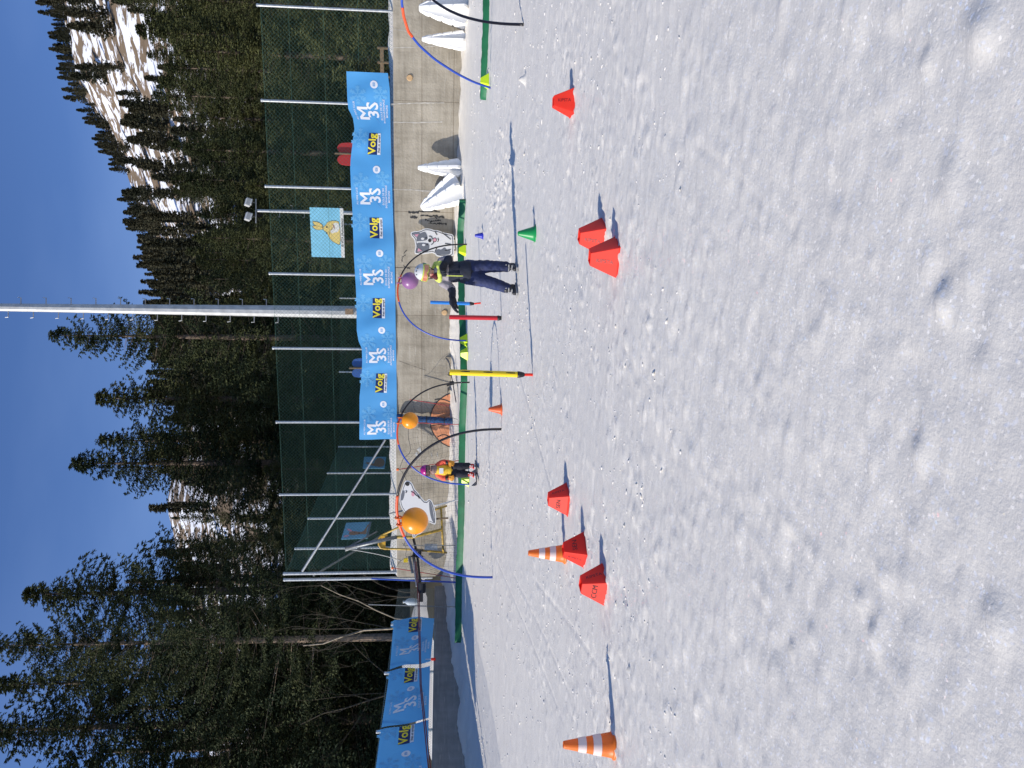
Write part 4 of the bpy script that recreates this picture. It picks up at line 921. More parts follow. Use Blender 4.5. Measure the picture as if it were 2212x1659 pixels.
r0 = tp(625,1200, dT-.3); ropes = MB(); R1 = lp(910,1480,.35); R2 = lp(930,1659,.5); R3 = R2 + (R2-R1)*1.2
for dz in (0, .03): ropes.tube([r0+Vector((0,0,dz)), at(905,1270,dT-.9)+Vector((0,0,dz)), R1.lerp(R1,0)+Vector((0,0,dz*.8)), R2+Vector((0,0,dz*1.3)), R3], .011, 6)
tag(ropes.build('tow_rope', m_rope), 'dark red tow rope running along the blue banners to the tripod', 'rope')
# pale tank and pin on the low fence
c = lp(889,1300,-.14); mbt = MB().ball(c, (.10,.09,.17), 16); mbt.tube([c+Vector((0,0,.15)), c+Vector((0,0,.20))], .03, 10)
tk = thing('plastic_canister', c-Vector((0,0,.18)), 'pale blue-white plastic canister behind the hexagonal wire fence', 'canister'); mbt.build('canister_body', mat('pale_plastic', (.55,.62,.68), .5), tk, smooth=True)
MB().tube([c+Vector((0,0,.20)), c+Vector((0,0,.22))], .034, 10).build('cap', m_white, tk)
q = lp(935,1424,.12); pn = thing('rope_stop', q, 'small red and white pin on top of the low grey wall', 'pin')
MB().tube([q+Vector((0,0,-.06)), q+Vector((0,0,.04))], .03, 10).build('red_sleeve', m_red_pl, pn); MB().tube([q+Vector((0,0,.04)), q+Vector((0,0,.16))], .012, 8).build('white_pin', m_white, pn)

# ------------------------------------------------------------------ skis lying by the wall
m_ski = mat('dark_ski', (.02,.03,.06), .35)
def ski(A, B, w_, parent, name='ski', m=None, tip=.07):
    d = (B-A); Ls = d.length; d.normalize(); s_ = Vector((-d.y, d.x, 0)).normalized(); up = s_.cross(d)*-1 if s_.cross(d).z < 0 else s_.cross(d)
    vs = []; n_ = 18
    for i in range(n_+1):
        t = i/n_; q = A + d*Ls*t; e = 1.0 + .18*abs(t-.5)*2; z = 0
        if t > .86: z = tip*((t-.86)/.14)**1.6; e *= max(.15, 1-((t-.86)/.14)**3)
        if t < .05: e *= .75
        for k, h in ((-1, 0), (1, 0), (1, .014), (-1, .014)): vs.append(q + s_*w_/2*e*k + up*(z+h))
    mb = MB().add(vs, [(i*4+j, i*4+(j+1) % 4, (i+1)*4+(j+1) % 4, (i+1)*4+j) for i in range(n_) for j in range(4)] + [(0,1,2,3), tuple(n_*4+j for j in range(4))])
    o = mb.build(name, m or m_ski, parent, smooth=False); return o, d, s_, up
skr = thing('pair_of_skis', G(988,815), 'pair of dark skis with raised bindings lying by the wall behind the yellow pole', 'skis')
for k, (a_, b_) in enumerate((((984,772),(990,868)), ((977,770),(983,856)))):
    A = G(*a_, -.03); B = G(*b_, -.03); A.z += .03+.05*k; B.z += .02+.06*k
    o, d, s_, up = ski(B, A, .075, skr)
    c = A.lerp(B, .5)+Vector((0,0,.03)); mb = MB(); mb.box(c+d*.16, (.09,.14,.08)).box(c-d*.12, (.09,.16,.11)).tube([c-d*.16, c-d*.2+Vector((0,0,.13))], .02, 8).tube([c+d*.1+Vector((0,-.1,0)), c+d*.14+Vector((0,.1,.06))], .008, 6)
    mb.build('binding', m_black, o)

# ------------------------------------------------------------------ things behind the tall fence
mast = thing('lighting_mast', (0,0,0), 'tall tapering galvanised mast with step irons rising out of view behind the fence', 'mast')
mp = at(590, 672, 23.5); mz = 16.5; mast.location = (mp.x, mp.y, 2.0)
rad = lambda z: .19 - .0075*(z-2.0)
MB().tube([(mp.x, mp.y, 2.0), (mp.x, mp.y, mz)], [rad(2)+.0, rad(mz)], 10).build('mast_shaft', mat('zinc_steel', (.46,.46,.44), .5, .5, var=.14, vscale=6), mast)
MB().box((mp.x, mp.y-rad(3.3), 3.6), (.16,.06,.22)).build('hatch', mat('rusty_hatch', (.3,.2,.12), .8, var=.3, vscale=20), mast)
side = Vector((1,.0,0))
for k in range(40):
    z = 5.6 + k*.33
    if z > mz: break
    sg = 1 if k % 2 else -1; b = Vector((mp.x, mp.y, z)); r_ = rad(z)
    MB().tube([b+side*sg*r_*.8, b+side*sg*(r_+.16), b+side*sg*(r_+.17)+Vector((0,0,.08))], .013, 6).build('step_iron', m_galv, mast)
fm = thing('floodlight_pole', (0,0,0), 'slim pole with two white floodlights rising behind the rabbit poster', 'floodlight'); fb_ = at(770, 460, 31); ft_ = at(556, 455, 31)
fm.location = (fb_.x, fb_.y, 2)
MB().tube([(fb_.x, fb_.y, 2), (ft_.x, fb_.y, ft_.z)], [.09,.055], 10).build('pole', m_galv, fm)
MB().tube([at(553,430,31), at(553,482,31)], .03, 8).build('cross_arm', m_galv, fm)
for y in (437, 468):
    c = at(536, y, 30.9); mb = MB(); rot = Matrix.Rotation(R_(25),3,'X') @ Matrix.Rotation(R_(15),3,'Y')
    mb.box(c, (.30,.22,.2), rot).box(c+Vector((.0,-.02,-.115)), (.25,.18,.06), rot); o = mb.build('lamp_housing', mat('lamp_grey', (.5,.51,.5), .5), fm); bv = o.modifiers.new('b','BEVEL'); bv.width = .06; bv.segments = 3
    MB().tube([c+Vector((0,0,-.15)), at(553,y,31)], .018, 6).build('bracket', m_galv_d, fm)
for k in range(9):
    z = 3.4+k*.45; sg = 1 if k % 2 else -1; b = Vector((fb_.x, fb_.y, z)); MB().tube([b, b+side*sg*.22, b+side*sg*.22+Vector((0,0,.06))], .009, 5).build('step_iron', m_galv, fm)
def paddle(v0, v1, y0, y1, m, label, two):
    d = 23.0; q = at(v1, (y0+y1)/2, d); t = thing('stake_board', (q.x, q.y, 2.1), label, 'board')
    a = at(v0, (y0+y1)/2, d)
    MB().tube([(q.x, q.y, 2.1), (q.x, q.y, a.z+.1)], .03, 8).build('wooden_stake', m_wood, t)
    for sg in ((-1, 1)):
        cx = at((v0+v1)/2, (y0+y1)/2 - sg*(y1-y0)*.27, d+.04); w_ = (y1-y0)/FPX*d*.25; h_ = (v1-v0)/FPX*d*.55
        pts = smooth([(cx.x-w_, cx.z-h_*1.5), (cx.x+w_, cx.z-h_*1.5), (cx.x+w_, cx.z+h_*.6), (cx.x+w_*.3, cx.z+h_), (cx.x-w_*.3, cx.z+h_), (cx.x-w_, cx.z+h_*.6)], 2)
        o = MB().prism([Vector((x, cx.y, z)) for x, z in pts], Vector((0,.04,0))).build('coloured_pad', m, t)
paddle(731, 768, 309, 356, mat('red_pad', (.5,.03,.03), .7), 'red rounded board on a wooden stake showing above the long banner', 1)
paddle(762, 790, 775, 815, mat('blue_pad', (.04,.12,.38), .7), 'blue rounded board on a wooden stake behind the dip in the long banner', 1)
bn = thing('wooden_rail', at(840,135,22.6), 'brown wooden rail on short posts behind the fence at the right', 'rail')
a = at(815,103,22); b = at(816,165,22.4); MB().bar(a-Vector((0,0,.12)), b-Vector((0,0,.12)), .05, .1).build('rail_board', m_wood, bn)
for q in (a, b, a.lerp(b,.5)): MB().tube([q, (q.x, q.y, 2.0)], .04, 8).build('rail_post', m_wood, bn)

# ------------------------------------------------------------------ terrain behind the walls
ter = MB()
def terr_strip(name, m, A, D, n, s0, s1, zf, depth, ns=90, nd=16):
    vs = []; 
    for j in range(nd):
        o = depth*(j/(nd-1))**1.4
        for i in range(ns):
            s = s0 + (s1-s0)*i/(ns-1); p = A + D*s - n*(o+.03); vs.append((p.x, p.y, zf(s, o)))
    o = np_mesh(name, np.array(vs), grid_faces(nd, ns), m, smooth=True); return tag(o, kind='structure')
bankz = lambda s, o: WTOP-.06 + (.20 + .09*float(fbm(s*1.3, 3., 3, 2)) + .05*float(fbm(s*4, 7., 2, 2)))*math.exp(-((o-.45)/.32)**2)*(1.25 if s < 5.5 else .95)
terr_strip('snow_terrace', m_snow, PL-WN*.0, WD, WN, -.02, WL+6.5, bankz, 3.5, 200, 22)
lbank = lambda s, o: 1.08 + .95*max(0, min(1, 1-(s+.2)/2.9))*(.35+.65*min(1, o/2.6)) + .06*float(fbm(s*3, o*3., 3, 4))
terr_strip('snow_slope', m_snow, CL-LN*.27, LD, LN, -1.2, 14, lbank, 3.2, 120, 20)
def hill_mat():
    m = bpy.data.materials.new('patchy_snow_hill'); m.use_nodes = True; p = m.node_tree.nodes['Principled BSDF']; p.inputs['Roughness'].default_value = .9
    tc = N(m, 'ShaderNodeTexCoord'); mpn = N(m, 'ShaderNodeMapping'); mpn.inputs['Scale'].default_value = (.16,.10,.24); mpn.inputs['Rotation'].default_value = (0,.5,0); L(m, tc.outputs['Object'], mpn.inputs[0])
    n1 = N(m, 'ShaderNodeTexNoise'); n1.inputs['Scale'].default_value = 1.2; n1.inputs['Detail'].default_value = 10; n1.inputs['Roughness'].default_value = .62; n1.inputs['Distortion'].default_value = .4; L(m, mpn.outputs[0], n1.inputs[0])
    r = N(m, 'ShaderNodeValToRGB'); e = r.color_ramp.elements; e[0].position = .495; e[0].color = (0,0,0,1); e[1].position = .525; L(m, n1.outputs[0], r.inputs[0])
    n2 = N(m, 'ShaderNodeTexNoise'); n2.inputs['Scale'].default_value = .5; n2.inputs['Detail'].default_value = 6; L(m, tc.outputs['Object'], n2.inputs[0])
    rb2 = N(m, 'ShaderNodeValToRGB'); rb2.color_ramp.elements[0].color = (.10,.065,.035,1); rb2.color_ramp.elements[1].color = (.25,.18,.11,1); L(m, n2.outputs[0], rb2.inputs[0])
    mx = N(m, 'ShaderNodeMixRGB'); L(m, r.outputs[0], mx.inputs[0]); L(m, rb2.outputs[0], mx.inputs[1]); mx.inputs[2].default_value = (.8,.82,.86,1); L(m, mx.outputs[0], p.inputs['Base Color'])
    return m
ridge_t = [(-900,60),(-400,95),(0,150),(100,180),(200,212),(300,262),(400,312),(480,335),(600,392),(700,420),(800,415),(900,425),(1000,408),(1083,392),(1145,404),(1250,425),(1400,440),(1700,480),(2400,520)]
ry = np.array([a for a, b in ridge_t], float); rv = np.array([b for a, b in ridge_t], float)
DR = 270.0; D0 = 26.0
def hz(tanx, d):
    """terrain height at azimuth tan (x/y) and distance y"""
    y = 829.5 - tanx*FPX*math.cos(PITCH)*1.0
    v = np.interp(y, ry, rv); zr = 1.1 + (942-v)/FPX*DR*1.02
    t = np.clip((d-60)/(DR-60), 0, 1.0); base = 1.9 + 5.0*np.clip((d-32)/(60-32), 0, 1)**1.4
    h = base + (zr-base)*(t**1.08)
    h = h - np.clip(d-DR, 0, None)*.12
    return h
ds = np.concatenate([np.linspace(24, 60, 30), np.linspace(61.5, DR+8, 120), np.linspace(DR+15, 700, 20)]); tn = np.linspace(-1.0, 1.0, 260)
DD, TT = np.meshgrid(ds, tn, indexing='ij'); XX = DD*TT; HZ = hz(TT, DD)
HZ = HZ + np.clip((DD-45)/60, 0, 1)*(2.2*fbm(XX*.05, DD*.05, 4, 40)) + np.clip((DD-30)/20, 0, 1)*.5*fbm(XX*.25, DD*.25, 3, 44)
HZ[0, :] = -1.0; DD[0, :] = 24.0
k60 = int(np.searchsorted(ds, 92))
Vt = np.stack([XX, DD, HZ], -1)
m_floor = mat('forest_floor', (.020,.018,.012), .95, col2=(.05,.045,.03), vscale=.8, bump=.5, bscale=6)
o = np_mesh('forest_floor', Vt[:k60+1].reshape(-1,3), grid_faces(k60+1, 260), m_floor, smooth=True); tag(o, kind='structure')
o = np_mesh('hillside', Vt[k60:].reshape(-1,3), grid_faces(len(ds)-k60, 260), hill_mat(), smooth=True); tag(o, kind='structure')
def terrain_z(x, y):
    t = x/y; i = min(max(int(np.searchsorted(ds, y)), 0), len(ds)-1); j = min(max(int(round((t+1)/2*259)), 0), 259); return float(HZ[i, j])

# ------------------------------------------------------------------ conifers
def foliage_mat(name, c1, c2, s=.6):
    m = bpy.data.materials.new(name); m.use_nodes = True; p = m.node_tree.nodes['Principled BSDF']; p.inputs['Roughness'].default_value = .75; p.inputs['Specular IOR Level'].default_value = .15
    tc = N(m, 'ShaderNodeTexCoord'); n1 = N(m, 'ShaderNodeTexNoise'); n1.inputs['Scale'].default_value = s; n1.inputs['Detail'].default_value = 8; L(m, tc.outputs['Object'], n1.inputs[0])
    oi = N(m, 'ShaderNodeObjectInfo'); a = N(m, 'ShaderNodeMath', operation='MULTIPLY_ADD'); a.inputs[1].default_value = .3; L(m, oi.outputs['Random'], a.inputs[0]); L(m, n1.outputs[0], a.inputs[2])
    r = N(m, 'ShaderNodeValToRGB'); r.color_ramp.elements[0].position = .45; r.color_ramp.elements[1].position = .9; r.color_ramp.elements[0].color = (*c1, 1); r.color_ramp.elements[1].color = (*c2, 1)
    L(m, a.outputs[0], r.inputs[0]); L(m, r.outputs[0], p.inputs['Base Color']); return m
m_fol = foliage_mat('spruce_needles', (.022,.034,.015), (.115,.12,.045)); m_fol_f = foliage_mat('far_needles', (.04,.045,.028), (.11,.10,.06), .2)
m_bark = mat('spruce_bark', (.13,.095,.07), .9, var=.35, vscale=9, bump=.6, bscale=20); m_bark_p = mat('pale_bark', (.24,.18,.13), .9, var=.3, vscale=9, bump=.6, bscale=20)
m_twig = mat('bare_twig', (.075,.06,.04), .9)
def spruce(H, R, seed, bare=0.1, dens=1.0, leaf=.2, droop=.35, shape=.95, whorl=.42, irregular=.25):
    r = np.random.default_rng(seed); BR = []; leaves = []
    z = bare*H; branches = []
    while z < H-.15:
        f = (z-bare*H)/(H*(1-bare)); nb = int(r.integers(5, 8)); 
        Lm = R*((1-f)**shape)*(.62+.38*min(1, f*6+.3))*(.8+.32*math.sin(f*17+seed*2.3)**2) + .06
        for k in range(nb):
            a = r.random()*2*math.pi; Lb = Lm*(1-irregular+2*irregular*r.random()*.9); branches.append((z+r.normal()*.08, a, Lb, f))
        z += whorl*(1-.45*f)*r.uniform(.8, 1.2)
    P0 = []; DIR = []; SZ = []
    for (z, a, Lb, f) in branches:
        el = .15 + .5*f; dr = droop*(1-f*.7)*Lb
        n = max(3, int(Lb/.16*dens)); t = np.linspace(.12, 1, n)
        rr = Lb*t; zz = z + rr*math.sin(el)*.6 - dr*np.sin(t*2.3)*.6 + .26*Lb*t**3
        bx = np.cos(a)*rr; by = np.sin(a)*rr
        BR.append((bx[[0,-1]], by[[0,-1]], zz[[0,-1]], z))
        m = n
        for sg in (-1, 1, 0):
            tl = (.07 + (.17 + .42*Lb*.55*(1-t)*t*2.2)*(1-.75*f))*r.uniform(.7, 1.3, m)
            if sg == 0: tl = tl*.5
            ta = a + sg*r.uniform(.7, 1.25, m) if sg else a + r.normal(0,.4,m)
            steps = 7 if sg else 4
            for s_ in range(steps):
                q = (s_+r.random(m))/steps*tl
                px = bx + np.cos(ta)*q; py = by + np.sin(ta)*q; pz = zz - q*r.uniform(.05, .6, m) - r.random(m)*.05
                P0.append(np.stack([px, py, pz], -1))
                dd = np.stack([np.cos(ta+r.normal(0,.5,m)), np.sin(ta+r.normal(0,.5,m)), -r.uniform(-.1, 1.1, m)], -1); DIR.append(dd/np.linalg.norm(dd, axis=1, keepdims=True))
                SZ.append(leaf*r.uniform(.6, 1.25, m))
    P0 = np.concatenate(P0); DIR = np.concatenate(DIR); SZ = np.concatenate(SZ)
    u = r.normal(size=P0.shape); sd = np.cross(DIR, u); sd /= np.linalg.norm(sd, axis=1, keepdims=True)
    w_ = (SZ*.17)[:, None]; Ln = SZ[:, None]
    V = np.stack([P0 - sd*w_*.5, P0 + DIR*Ln*.5 - sd*w_, P0 + DIR*Ln, P0 + DIR*Ln*.45 + sd*w_], 1).reshape(-1, 3)
    Q = np.arange(len(V)).reshape(-1, 4)
    tr = MB().tube([(0,0,-1), (0,0,H*.5), (0,0,H*.97)], [.0085*H+.03, .0062*H+.02, .012], 10)
    for bx, by, bz, z in BR[::1]:
        if len(BR) > 60 or True: tr.tube([(0,0,z), (bx[1]*.3, by[1]*.3, z+(bz[1]-z)*.3-.05), (bx[1]*.62, by[1]*.62, z+(bz[1]-z)*.6-.1)], [.018,.012,.005], 3, cap=False)
    return V, Q, tr
def make_proto(nm, args, fol, bark, parts=True):
    V, Q, tr = spruce(**args); root = thing(nm, (0,0,0), '', '')
    np_mesh('crown', V, Q, fol, root); tr.build('trunk', bark, root); return root
def place(proto, loc, s, rz, label, group, name=None, first=[set()]):
    if proto.name not in first[0]: first[0].add(proto.name); o = proto
    else: o = copy_tree(proto)
    o.location = loc; o.scale = (s[0], s[0], s[1]); o.rotation_euler = (0, 0, rz); o['label'] = label; o['category'] = 'tree'; o['group'] = group; return o
protos = [make_proto('spruce_tree', dict(H=20, R=4.7, seed=s, bare=.06, dens=.9, leaf=.15, shape=1.0), m_fol, m_bark) for s in (1,2,3)]
sparse = [make_proto('spruce_tree', dict(H=20, R=4.9, seed=s, bare=.10, dens=1.0, leaf=.15, whorl=.46, irregular=.45, droop=.5), m_fol, m_bark) for s in (5,6)]
tallp = make_proto('spruce_tree', dict(H=24, R=6.4, seed=8, bare=.24, dens=1.05, leaf=.16, whorl=.44, irregular=.5, droop=.55), m_fol, m_bark_p)
HP = [20,20,20]
def tree_at(proto, ph, top, d, wd, label, group, rz=None):
    t = at(top[0], top[1], d); gz_ = terrain_z(t.x, d) - .2; h = t.z-gz_
    place(proto, (t.x, t.y, gz_), (wd*h/ph, h/ph), rnd.random()*6 if rz is None else rz, label, group)
grp = 'big spruces behind the fences'
tree_at(sparse[0], 20, (94,724), 40, 1.05, 'slender spruce rising left of the tall grey mast', grp)
tree_at(protos[0], 20, (198,860), 43, 1.5, 'shorter pointed spruce, second to the left of the mast', grp)
tree_at(protos[2], 20, (205,952), 45, 1.3, 'spruce with reddish top leaning into its taller left neighbour', grp)
tree_at(protos[1], 20, (147,1001), 42, 1.4, 'tallest spruce between the mast and the snowy gap in the hills', grp)
tree_at(sparse[0], 20, (362,1119), 52, 0.45, 'thin spruce top standing alone before the snowy hill gap', grp)
tree_at(sparse[1], 20, (343,1170), 50, 0.50, 'thin spruce top just left of the snowy hill gap', grp)
tree_at(protos[2], 20, (44,1284), 38, 1.5, 'broad spruce with upswept branches right of the pale trunk', grp)
tree_at(tallp, 24, (-40,1396), 32, 1.0, 'tall spruce with a long bare pale trunk above the banners', grp)
tree_at(protos[1], 20, (-20,1480), 37, 1.20, 'dark spruce directly left of the pale trunk', grp)
tree_at(protos[0], 20, (-90,1580), 35, 1.35, 'very dark broad spruce cut by the left side of the view', grp)
tree_at(protos[2], 20, (-60,1720), 33, 1.35, 'spruce almost wholly outside the left side of the view', grp)
frs = 'forest spruces behind the tall fence'
fl_lab = 'dark olive spruce in the dense forest behind the tall fence'
def skyline(y): return np.interp(y, [-300,0,100,200,300,400,500,600,700,800,1030,1110,1400,1800], [230,275,290,320,342,362,385,410,440,440,470,555,480,400])
cnt = 0
for row, (d, n) in enumerate([(36, 14), (43, 17), (52, 20), (62, 24), (76, 24), (88, 14)]):
    for i in range(n):
        y = -260 + (2150)*(i+rnd.uniform(.15,.85))/n; v = skyline(y) + rnd.uniform(-18, 50) + [140,80,45,15,0,-15][row]*rnd.uniform(.5,1.2)
        if d < 40 and y > 700 and y < 1240: v = max(v, 560)
        t = at(v, y, d); g = terrain_z(t.x, d)-.3; h = max(t.z-g, 6); k = rnd.choice([0,1,2,3])
        pr_ = (protos+sparse)[k]; place(pr_, (t.x, t.y+rnd.uniform(-2.5,2.5), g), (min(1.35*h/20*rnd.uniform(.9,1.45), 1.4), h/20), rnd.random()*6, fl_lab, frs); cnt += 1
# far hill trees
far_p = [make_proto('hill_conifer', dict(H=12, R=2.3, seed=s, bare=.03, dens=.22, leaf=.6, whorl=.7), m_fol_f, m_bark) for s in (11,12,13)]
hl = 'small dark conifer scattered over the snow-patched hillside'; rl = 'tiny dark conifer standing on the skyline ridge of the hill'
x0_ = lambda y: (829.5-y)/FPX*DR
for i in range(150):      # ridge line
    y = -120 + 900*(i+rnd.random())/150
    if rnd.random() < .12 or vn(x0_(y)*.05, 3, 12) < -.32: continue
    tx_ = (829.5-y)/FPX; d = DR - rnd.uniform(-2, 14); x = tx_*d*1.0; sc_ = rnd.uniform(.25, .6)*(1.1 if y < 250 else 1.0)
    place(far_p[i % 3], (x, d, terrain_z(x, d)-.4), (sc_*1.1, sc_), rnd.random()*6, rl, 'conifers on the ridge')
k = 0
while k < 125:
    y = rnd.choice([rnd.uniform(-100, 650), rnd.uniform(-150, 1700)]); tx_ = (829.5-y)/FPX; d = rnd.uniform(95, DR-6); x = tx_*d
    if 1030 < y < 1230 and d > 170 or vn(x*.045, d*.05, 77) < (-.08 if y < 560 else -.3): continue
    sc_ = rnd.uniform(.4, .9)*(.9 if y < 560 else 1); place(far_p[k % 3], (x, d, terrain_z(x, d)-.3), (sc_*1.15, sc_), rnd.random()*6, hl, 'conifers on the hillside'); k += 1
# bushy conifer mass on the hill between mast and slope
Vf = []; pv = far_p[0].children
crown = [c for c in far_p[0].children if c.name.startswith('crown')][0]; cv = np.empty(len(crown.data.vertices)*3, np.float32); crown.data.vertices.foreach_get('co', cv); cv = cv.reshape(-1, 3)
sub = cv.reshape(-1, 4, 3)[::3].reshape(-1, 3)
for i in range(420):
    y = rnd.choice([rnd.uniform(460, 1700), rnd.uniform(480, 860)]); d = rnd.uniform(110, DR+1); x = (829.5-y)/FPX*d
    if 1030 < y < 1230 and d > 170 or vn(x*.05, d*.04, 78) < (.02 if y < 560 else -.1): continue
    s_ = rnd.uniform(.55, 1.05); a = rnd.random()*6; c, s__ = math.cos(a), math.sin(a)
    q = sub*s_*np.array([1.35,1.35,1]); q = np.stack([q[:,0]*c-q[:,1]*s__+x, q[:,0]*s__+q[:,1]*c+d, q[:,2]+terrain_z(x, d)-.3], -1); Vf.append(q)
Vf = np.concatenate(Vf); o = np_mesh('far_forest', Vf, np.arange(len(Vf)).reshape(-1,4), m_fol_f); tag(o, 'far-off conifer wood covering the slope beyond the tall spruces', 'forest', kind='stuff')
# bare tree with forked pale trunk left
def bare_tree(v, y, d, h, label, seed, m):
    r = random.Random(seed); p = at(v, y, d); g = terrain_z(p.x, d)-.1; root = thing('bare_tree', (p.x, d, g), label, 'tree', 'leafless trees beyond the banners')
    mb = MB(); tw_ = MB()
    def grow(a, dr, L_, rd, lv):
        pts = [a]; dd = dr.copy()
        for i in range(5): dd = (dd + Vector((r.uniform(-.3,.3), r.uniform(-.3,.3), r.uniform(-.1,.2)))).normalized(); pts.append(pts[-1]+dd*L_/5)
        (mb if lv < 1 else tw_).tube(pts, [rd*(1-.6*i/5) for i in range(6)], 6 if lv < 2 else 4, cap=False)
        if lv < 3:
            for k in range(3 if lv else 4):
                q = pts[r.randint(1, 5)]; nd = (dd + Vector((r.uniform(-1.2,1.2), r.uniform(-.8,.8), r.uniform(-.3,.8)))).normalized(); grow(q, nd, L_*r.uniform(.4,.65), rd*.4, lv+1)
    grow(Vector((p.x, d, g)), Vector((.03,0,1)), h, .04, 0); grow(Vector((p.x+.15, d, g)), Vector((.15,0,1)), h*.8, .028, 0)
    mb.build('trunk', m, root); tw_.build('branches', m_twig, root)
m_birch = mat('light_bark', (.34,.28,.2), .9, var=.3, vscale=8)
bare_tree(835, 1352, 27, 4.2, 'leafless forked tree with pale trunks above the farthest short banner', 3, m_birch)
bare_tree(800, 1290, 31, 3.2, 'leafless tangle of branches left of the corner posts', 9, m_twig)
bare_tree(820, 1500, 31, 4.5, 'leafless thin tree in the dark behind the middle short banner', 12, m_twig)
for y, d in [(1520,39),(1585,41),(1255,40),(1610,36),(1440,42)]:
    p = at(820, y, d); g = terrain_z(p.x, d); rt = thing('forest_tree', (p.x, d, g), 'dim brown tree trunk standing in the dark forest edge behind the short banners', 'tree', 'dim trunks in the forest edge')
    MB().tube([(p.x, d, g-.3), (p.x+.1, d, g+7), (p.x+.15, d, g+13)], [.17,.13,.08], 10).build('trunk', m_bark, rt)

# ------------------------------------------------------------------ people
def remeshed(name, prims, mats, parent, voxel=.011, smooth_it=4, noise=0):
    """one continuous surface from tapered limbs. prims: (p, r0, q, r1, mat_index[, squash])"""
    mb = MB()
    for pr in prims:
        p, r0, q, r1 = Vector(pr[0]), pr[1], Vector(pr[2]), pr[3]
        n_ = max(2, int((q-p).length/max(min(r0, r1)*.35, .006))); sq = pr[5] if len(pr) > 5 else (1,1,1)
        for i in range(n_+1):
            t = i/n_; r_ = r0+(r1-r0)*t; mb.ball(p.lerp(q, t), (r_*sq[0], r_*sq[1], r_*sq[2]), 14)
    o = mb.build(name, mats, None); rm = o.modifiers.new('r', 'REMESH'); rm.mode = 'VOXEL'; rm.voxel_size = voxel
    sm = o.modifiers.new('s', 'SMOOTH'); sm.iterations = smooth_it; sm.factor = .5
    bpy.context.view_layer.update(); dgp = bpy.context.evaluated_depsgraph_get(); me = bpy.data.meshes.new_from_object(o.evaluated_get(dgp))
    bpy.data.objects.remove(o); nv = len(me.vertices); co = np.empty(nv*3, np.float32); me.vertices.foreach_get('co', co); co = co.reshape(-1,3)
    if noise:
        nn = np.empty(nv*3, np.float32); me.vertices.foreach_get('normal', nn); nn = nn.reshape(-1,3)
        k = fbm(co[:,0]*22+co[:,2]*9, co[:,2]*26+co[:,1]*20, 3, 6); co = co + nn*(k*noise)[:, None]; me.vertices.foreach_set('co', co.ravel())
    nf = len(me.polygons); cen = np.empty(nf*3, np.float32); me.polygons.foreach_get('center', cen); cen = cen.reshape(-1,3); best = np.full(nf, 9e9); idx = np.zeros(nf, int)
    for pr in prims:
        p = np.array(pr[0]); q = np.array(pr[2]); d = q-p; l2 = max((d*d).sum(), 1e-9); t = np.clip(((cen-p)@d)/l2, 0, 1)
        dist = np.linalg.norm(cen-(p+t[:,None]*d), axis=1) - (pr[1]+(pr[3]-pr[1])*t); s = dist < best; best[s] = dist[s]; idx[s] = pr[4]
    me.materials.clear()
    for m in mats: me.materials.append(m)
    me.polygons.foreach_set('material_index', idx.astype(np.int32)); me.polygons.foreach_set('use_smooth', np.ones(nf, bool)); me.update()
    ob = link(bpy.data.objects.new(name, me)); ob.parent = parent; ob.data.name = name; return ob
def glove(name, wrist, dirv, palm_n, m, root, s=1.0, curl=.5, cuff=None):
    """palm with four bent fingers and a thumb"""
    w_ = Vector(wrist); d = Vector(dirv).normalized(); n_ = Vector(palm_n).normalized(); sd = d.cross(n_).normalized()
    pr = [(w_, .026*s, w_+d*.03*s, .030*s, 0)]
    for k in range(4):
        o = sd*(k-1.5)*.018*s; pr.append((w_+d*.02*s+o, .016*s, w_+d*.058*s+o, .014*s, 0))
    for k, ln in enumerate((.040,.048,.046,.036)):
        b = w_+d*.06*s+sd*(k-1.5)*.020*s; m1 = b + (d*math.cos(curl*.5)+n_*math.sin(curl*.5)+sd*(k-1.5)*.10)*ln*.6*s; m2 = m1 + (d*math.cos(curl*1.4)+n_*math.sin(curl*1.4))*ln*.5*s
        pr += [(b, .0105*s, m1, .010*s, 0), (m1, .010*s, m2, .0085*s, 0)]
    tb = w_+d*.022*s-sd*.03*s; t1 = tb+(d*.5-sd*.8+n_*.3)*.028*s; pr += [(tb, .013*s, t1, .011*s, 0), (t1, .011*s, t1+(d*.9-sd*.2+n_*.3)*.024*s, .009*s, 0)]
    return remeshed(name, pr, [m], root, .0045, 2)
# ---- older child
C0 = G(1117, 592, .0); sc_h = 1.27
m_grey_j = mat('grey_jacket', (.30,.27,.29), .8, var=.12, vscale=9, bump=.5, bscale=18); m_navy_j = mat('navy_jacket', (.013,.017,.032), .8, var=.3, vscale=8, bump=.5, bscale=16)
m_navy_t = mat('navy_trousers', (.012,.020,.075), .75, var=.4, vscale=9, bump=.7, bscale=14); m_yel_j = mat('lime_hood', (.66,.74,.14), .8, var=.1, vscale=9, bump=.5, bscale=20)
m_glove = mat('black_glove', (.008,.010,.018), .8, bump=.4, bscale=40); m_hel_w = mat('white_helmet', (.62,.63,.62), .3, coat=.4, var=.05, vscale=6); m_lens = mat('orange_lens', (.55,.20,.11), .12, coat=1, spec=.8)
m_gframe = mat('lime_frame', (.55,.66,.08), .4); m_hair = mat('dark_red_hair', (.10,.015,.02), .8); m_boot = mat('black_boot', (.02,.02,.024), .35); m_boot_g = mat('boot_grey', (.3,.3,.3), .4); m_strap = mat('green_strap', (.02,.16,.11), .6); m_lip = mat('lips', (.45,.12,.11), .5); m_eye = mat('dark_eye', (.02,.015,.012), .3)
kid = thing('person', C0, 'older child in white helmet and navy ski trousers, one arm stretched out', 'person')
def K(zx, zy, dy=0.0): return ((500-zy)*.000675, dy, (2060-zx)*.000675)
hp = (-.005, -.02, 1.135)
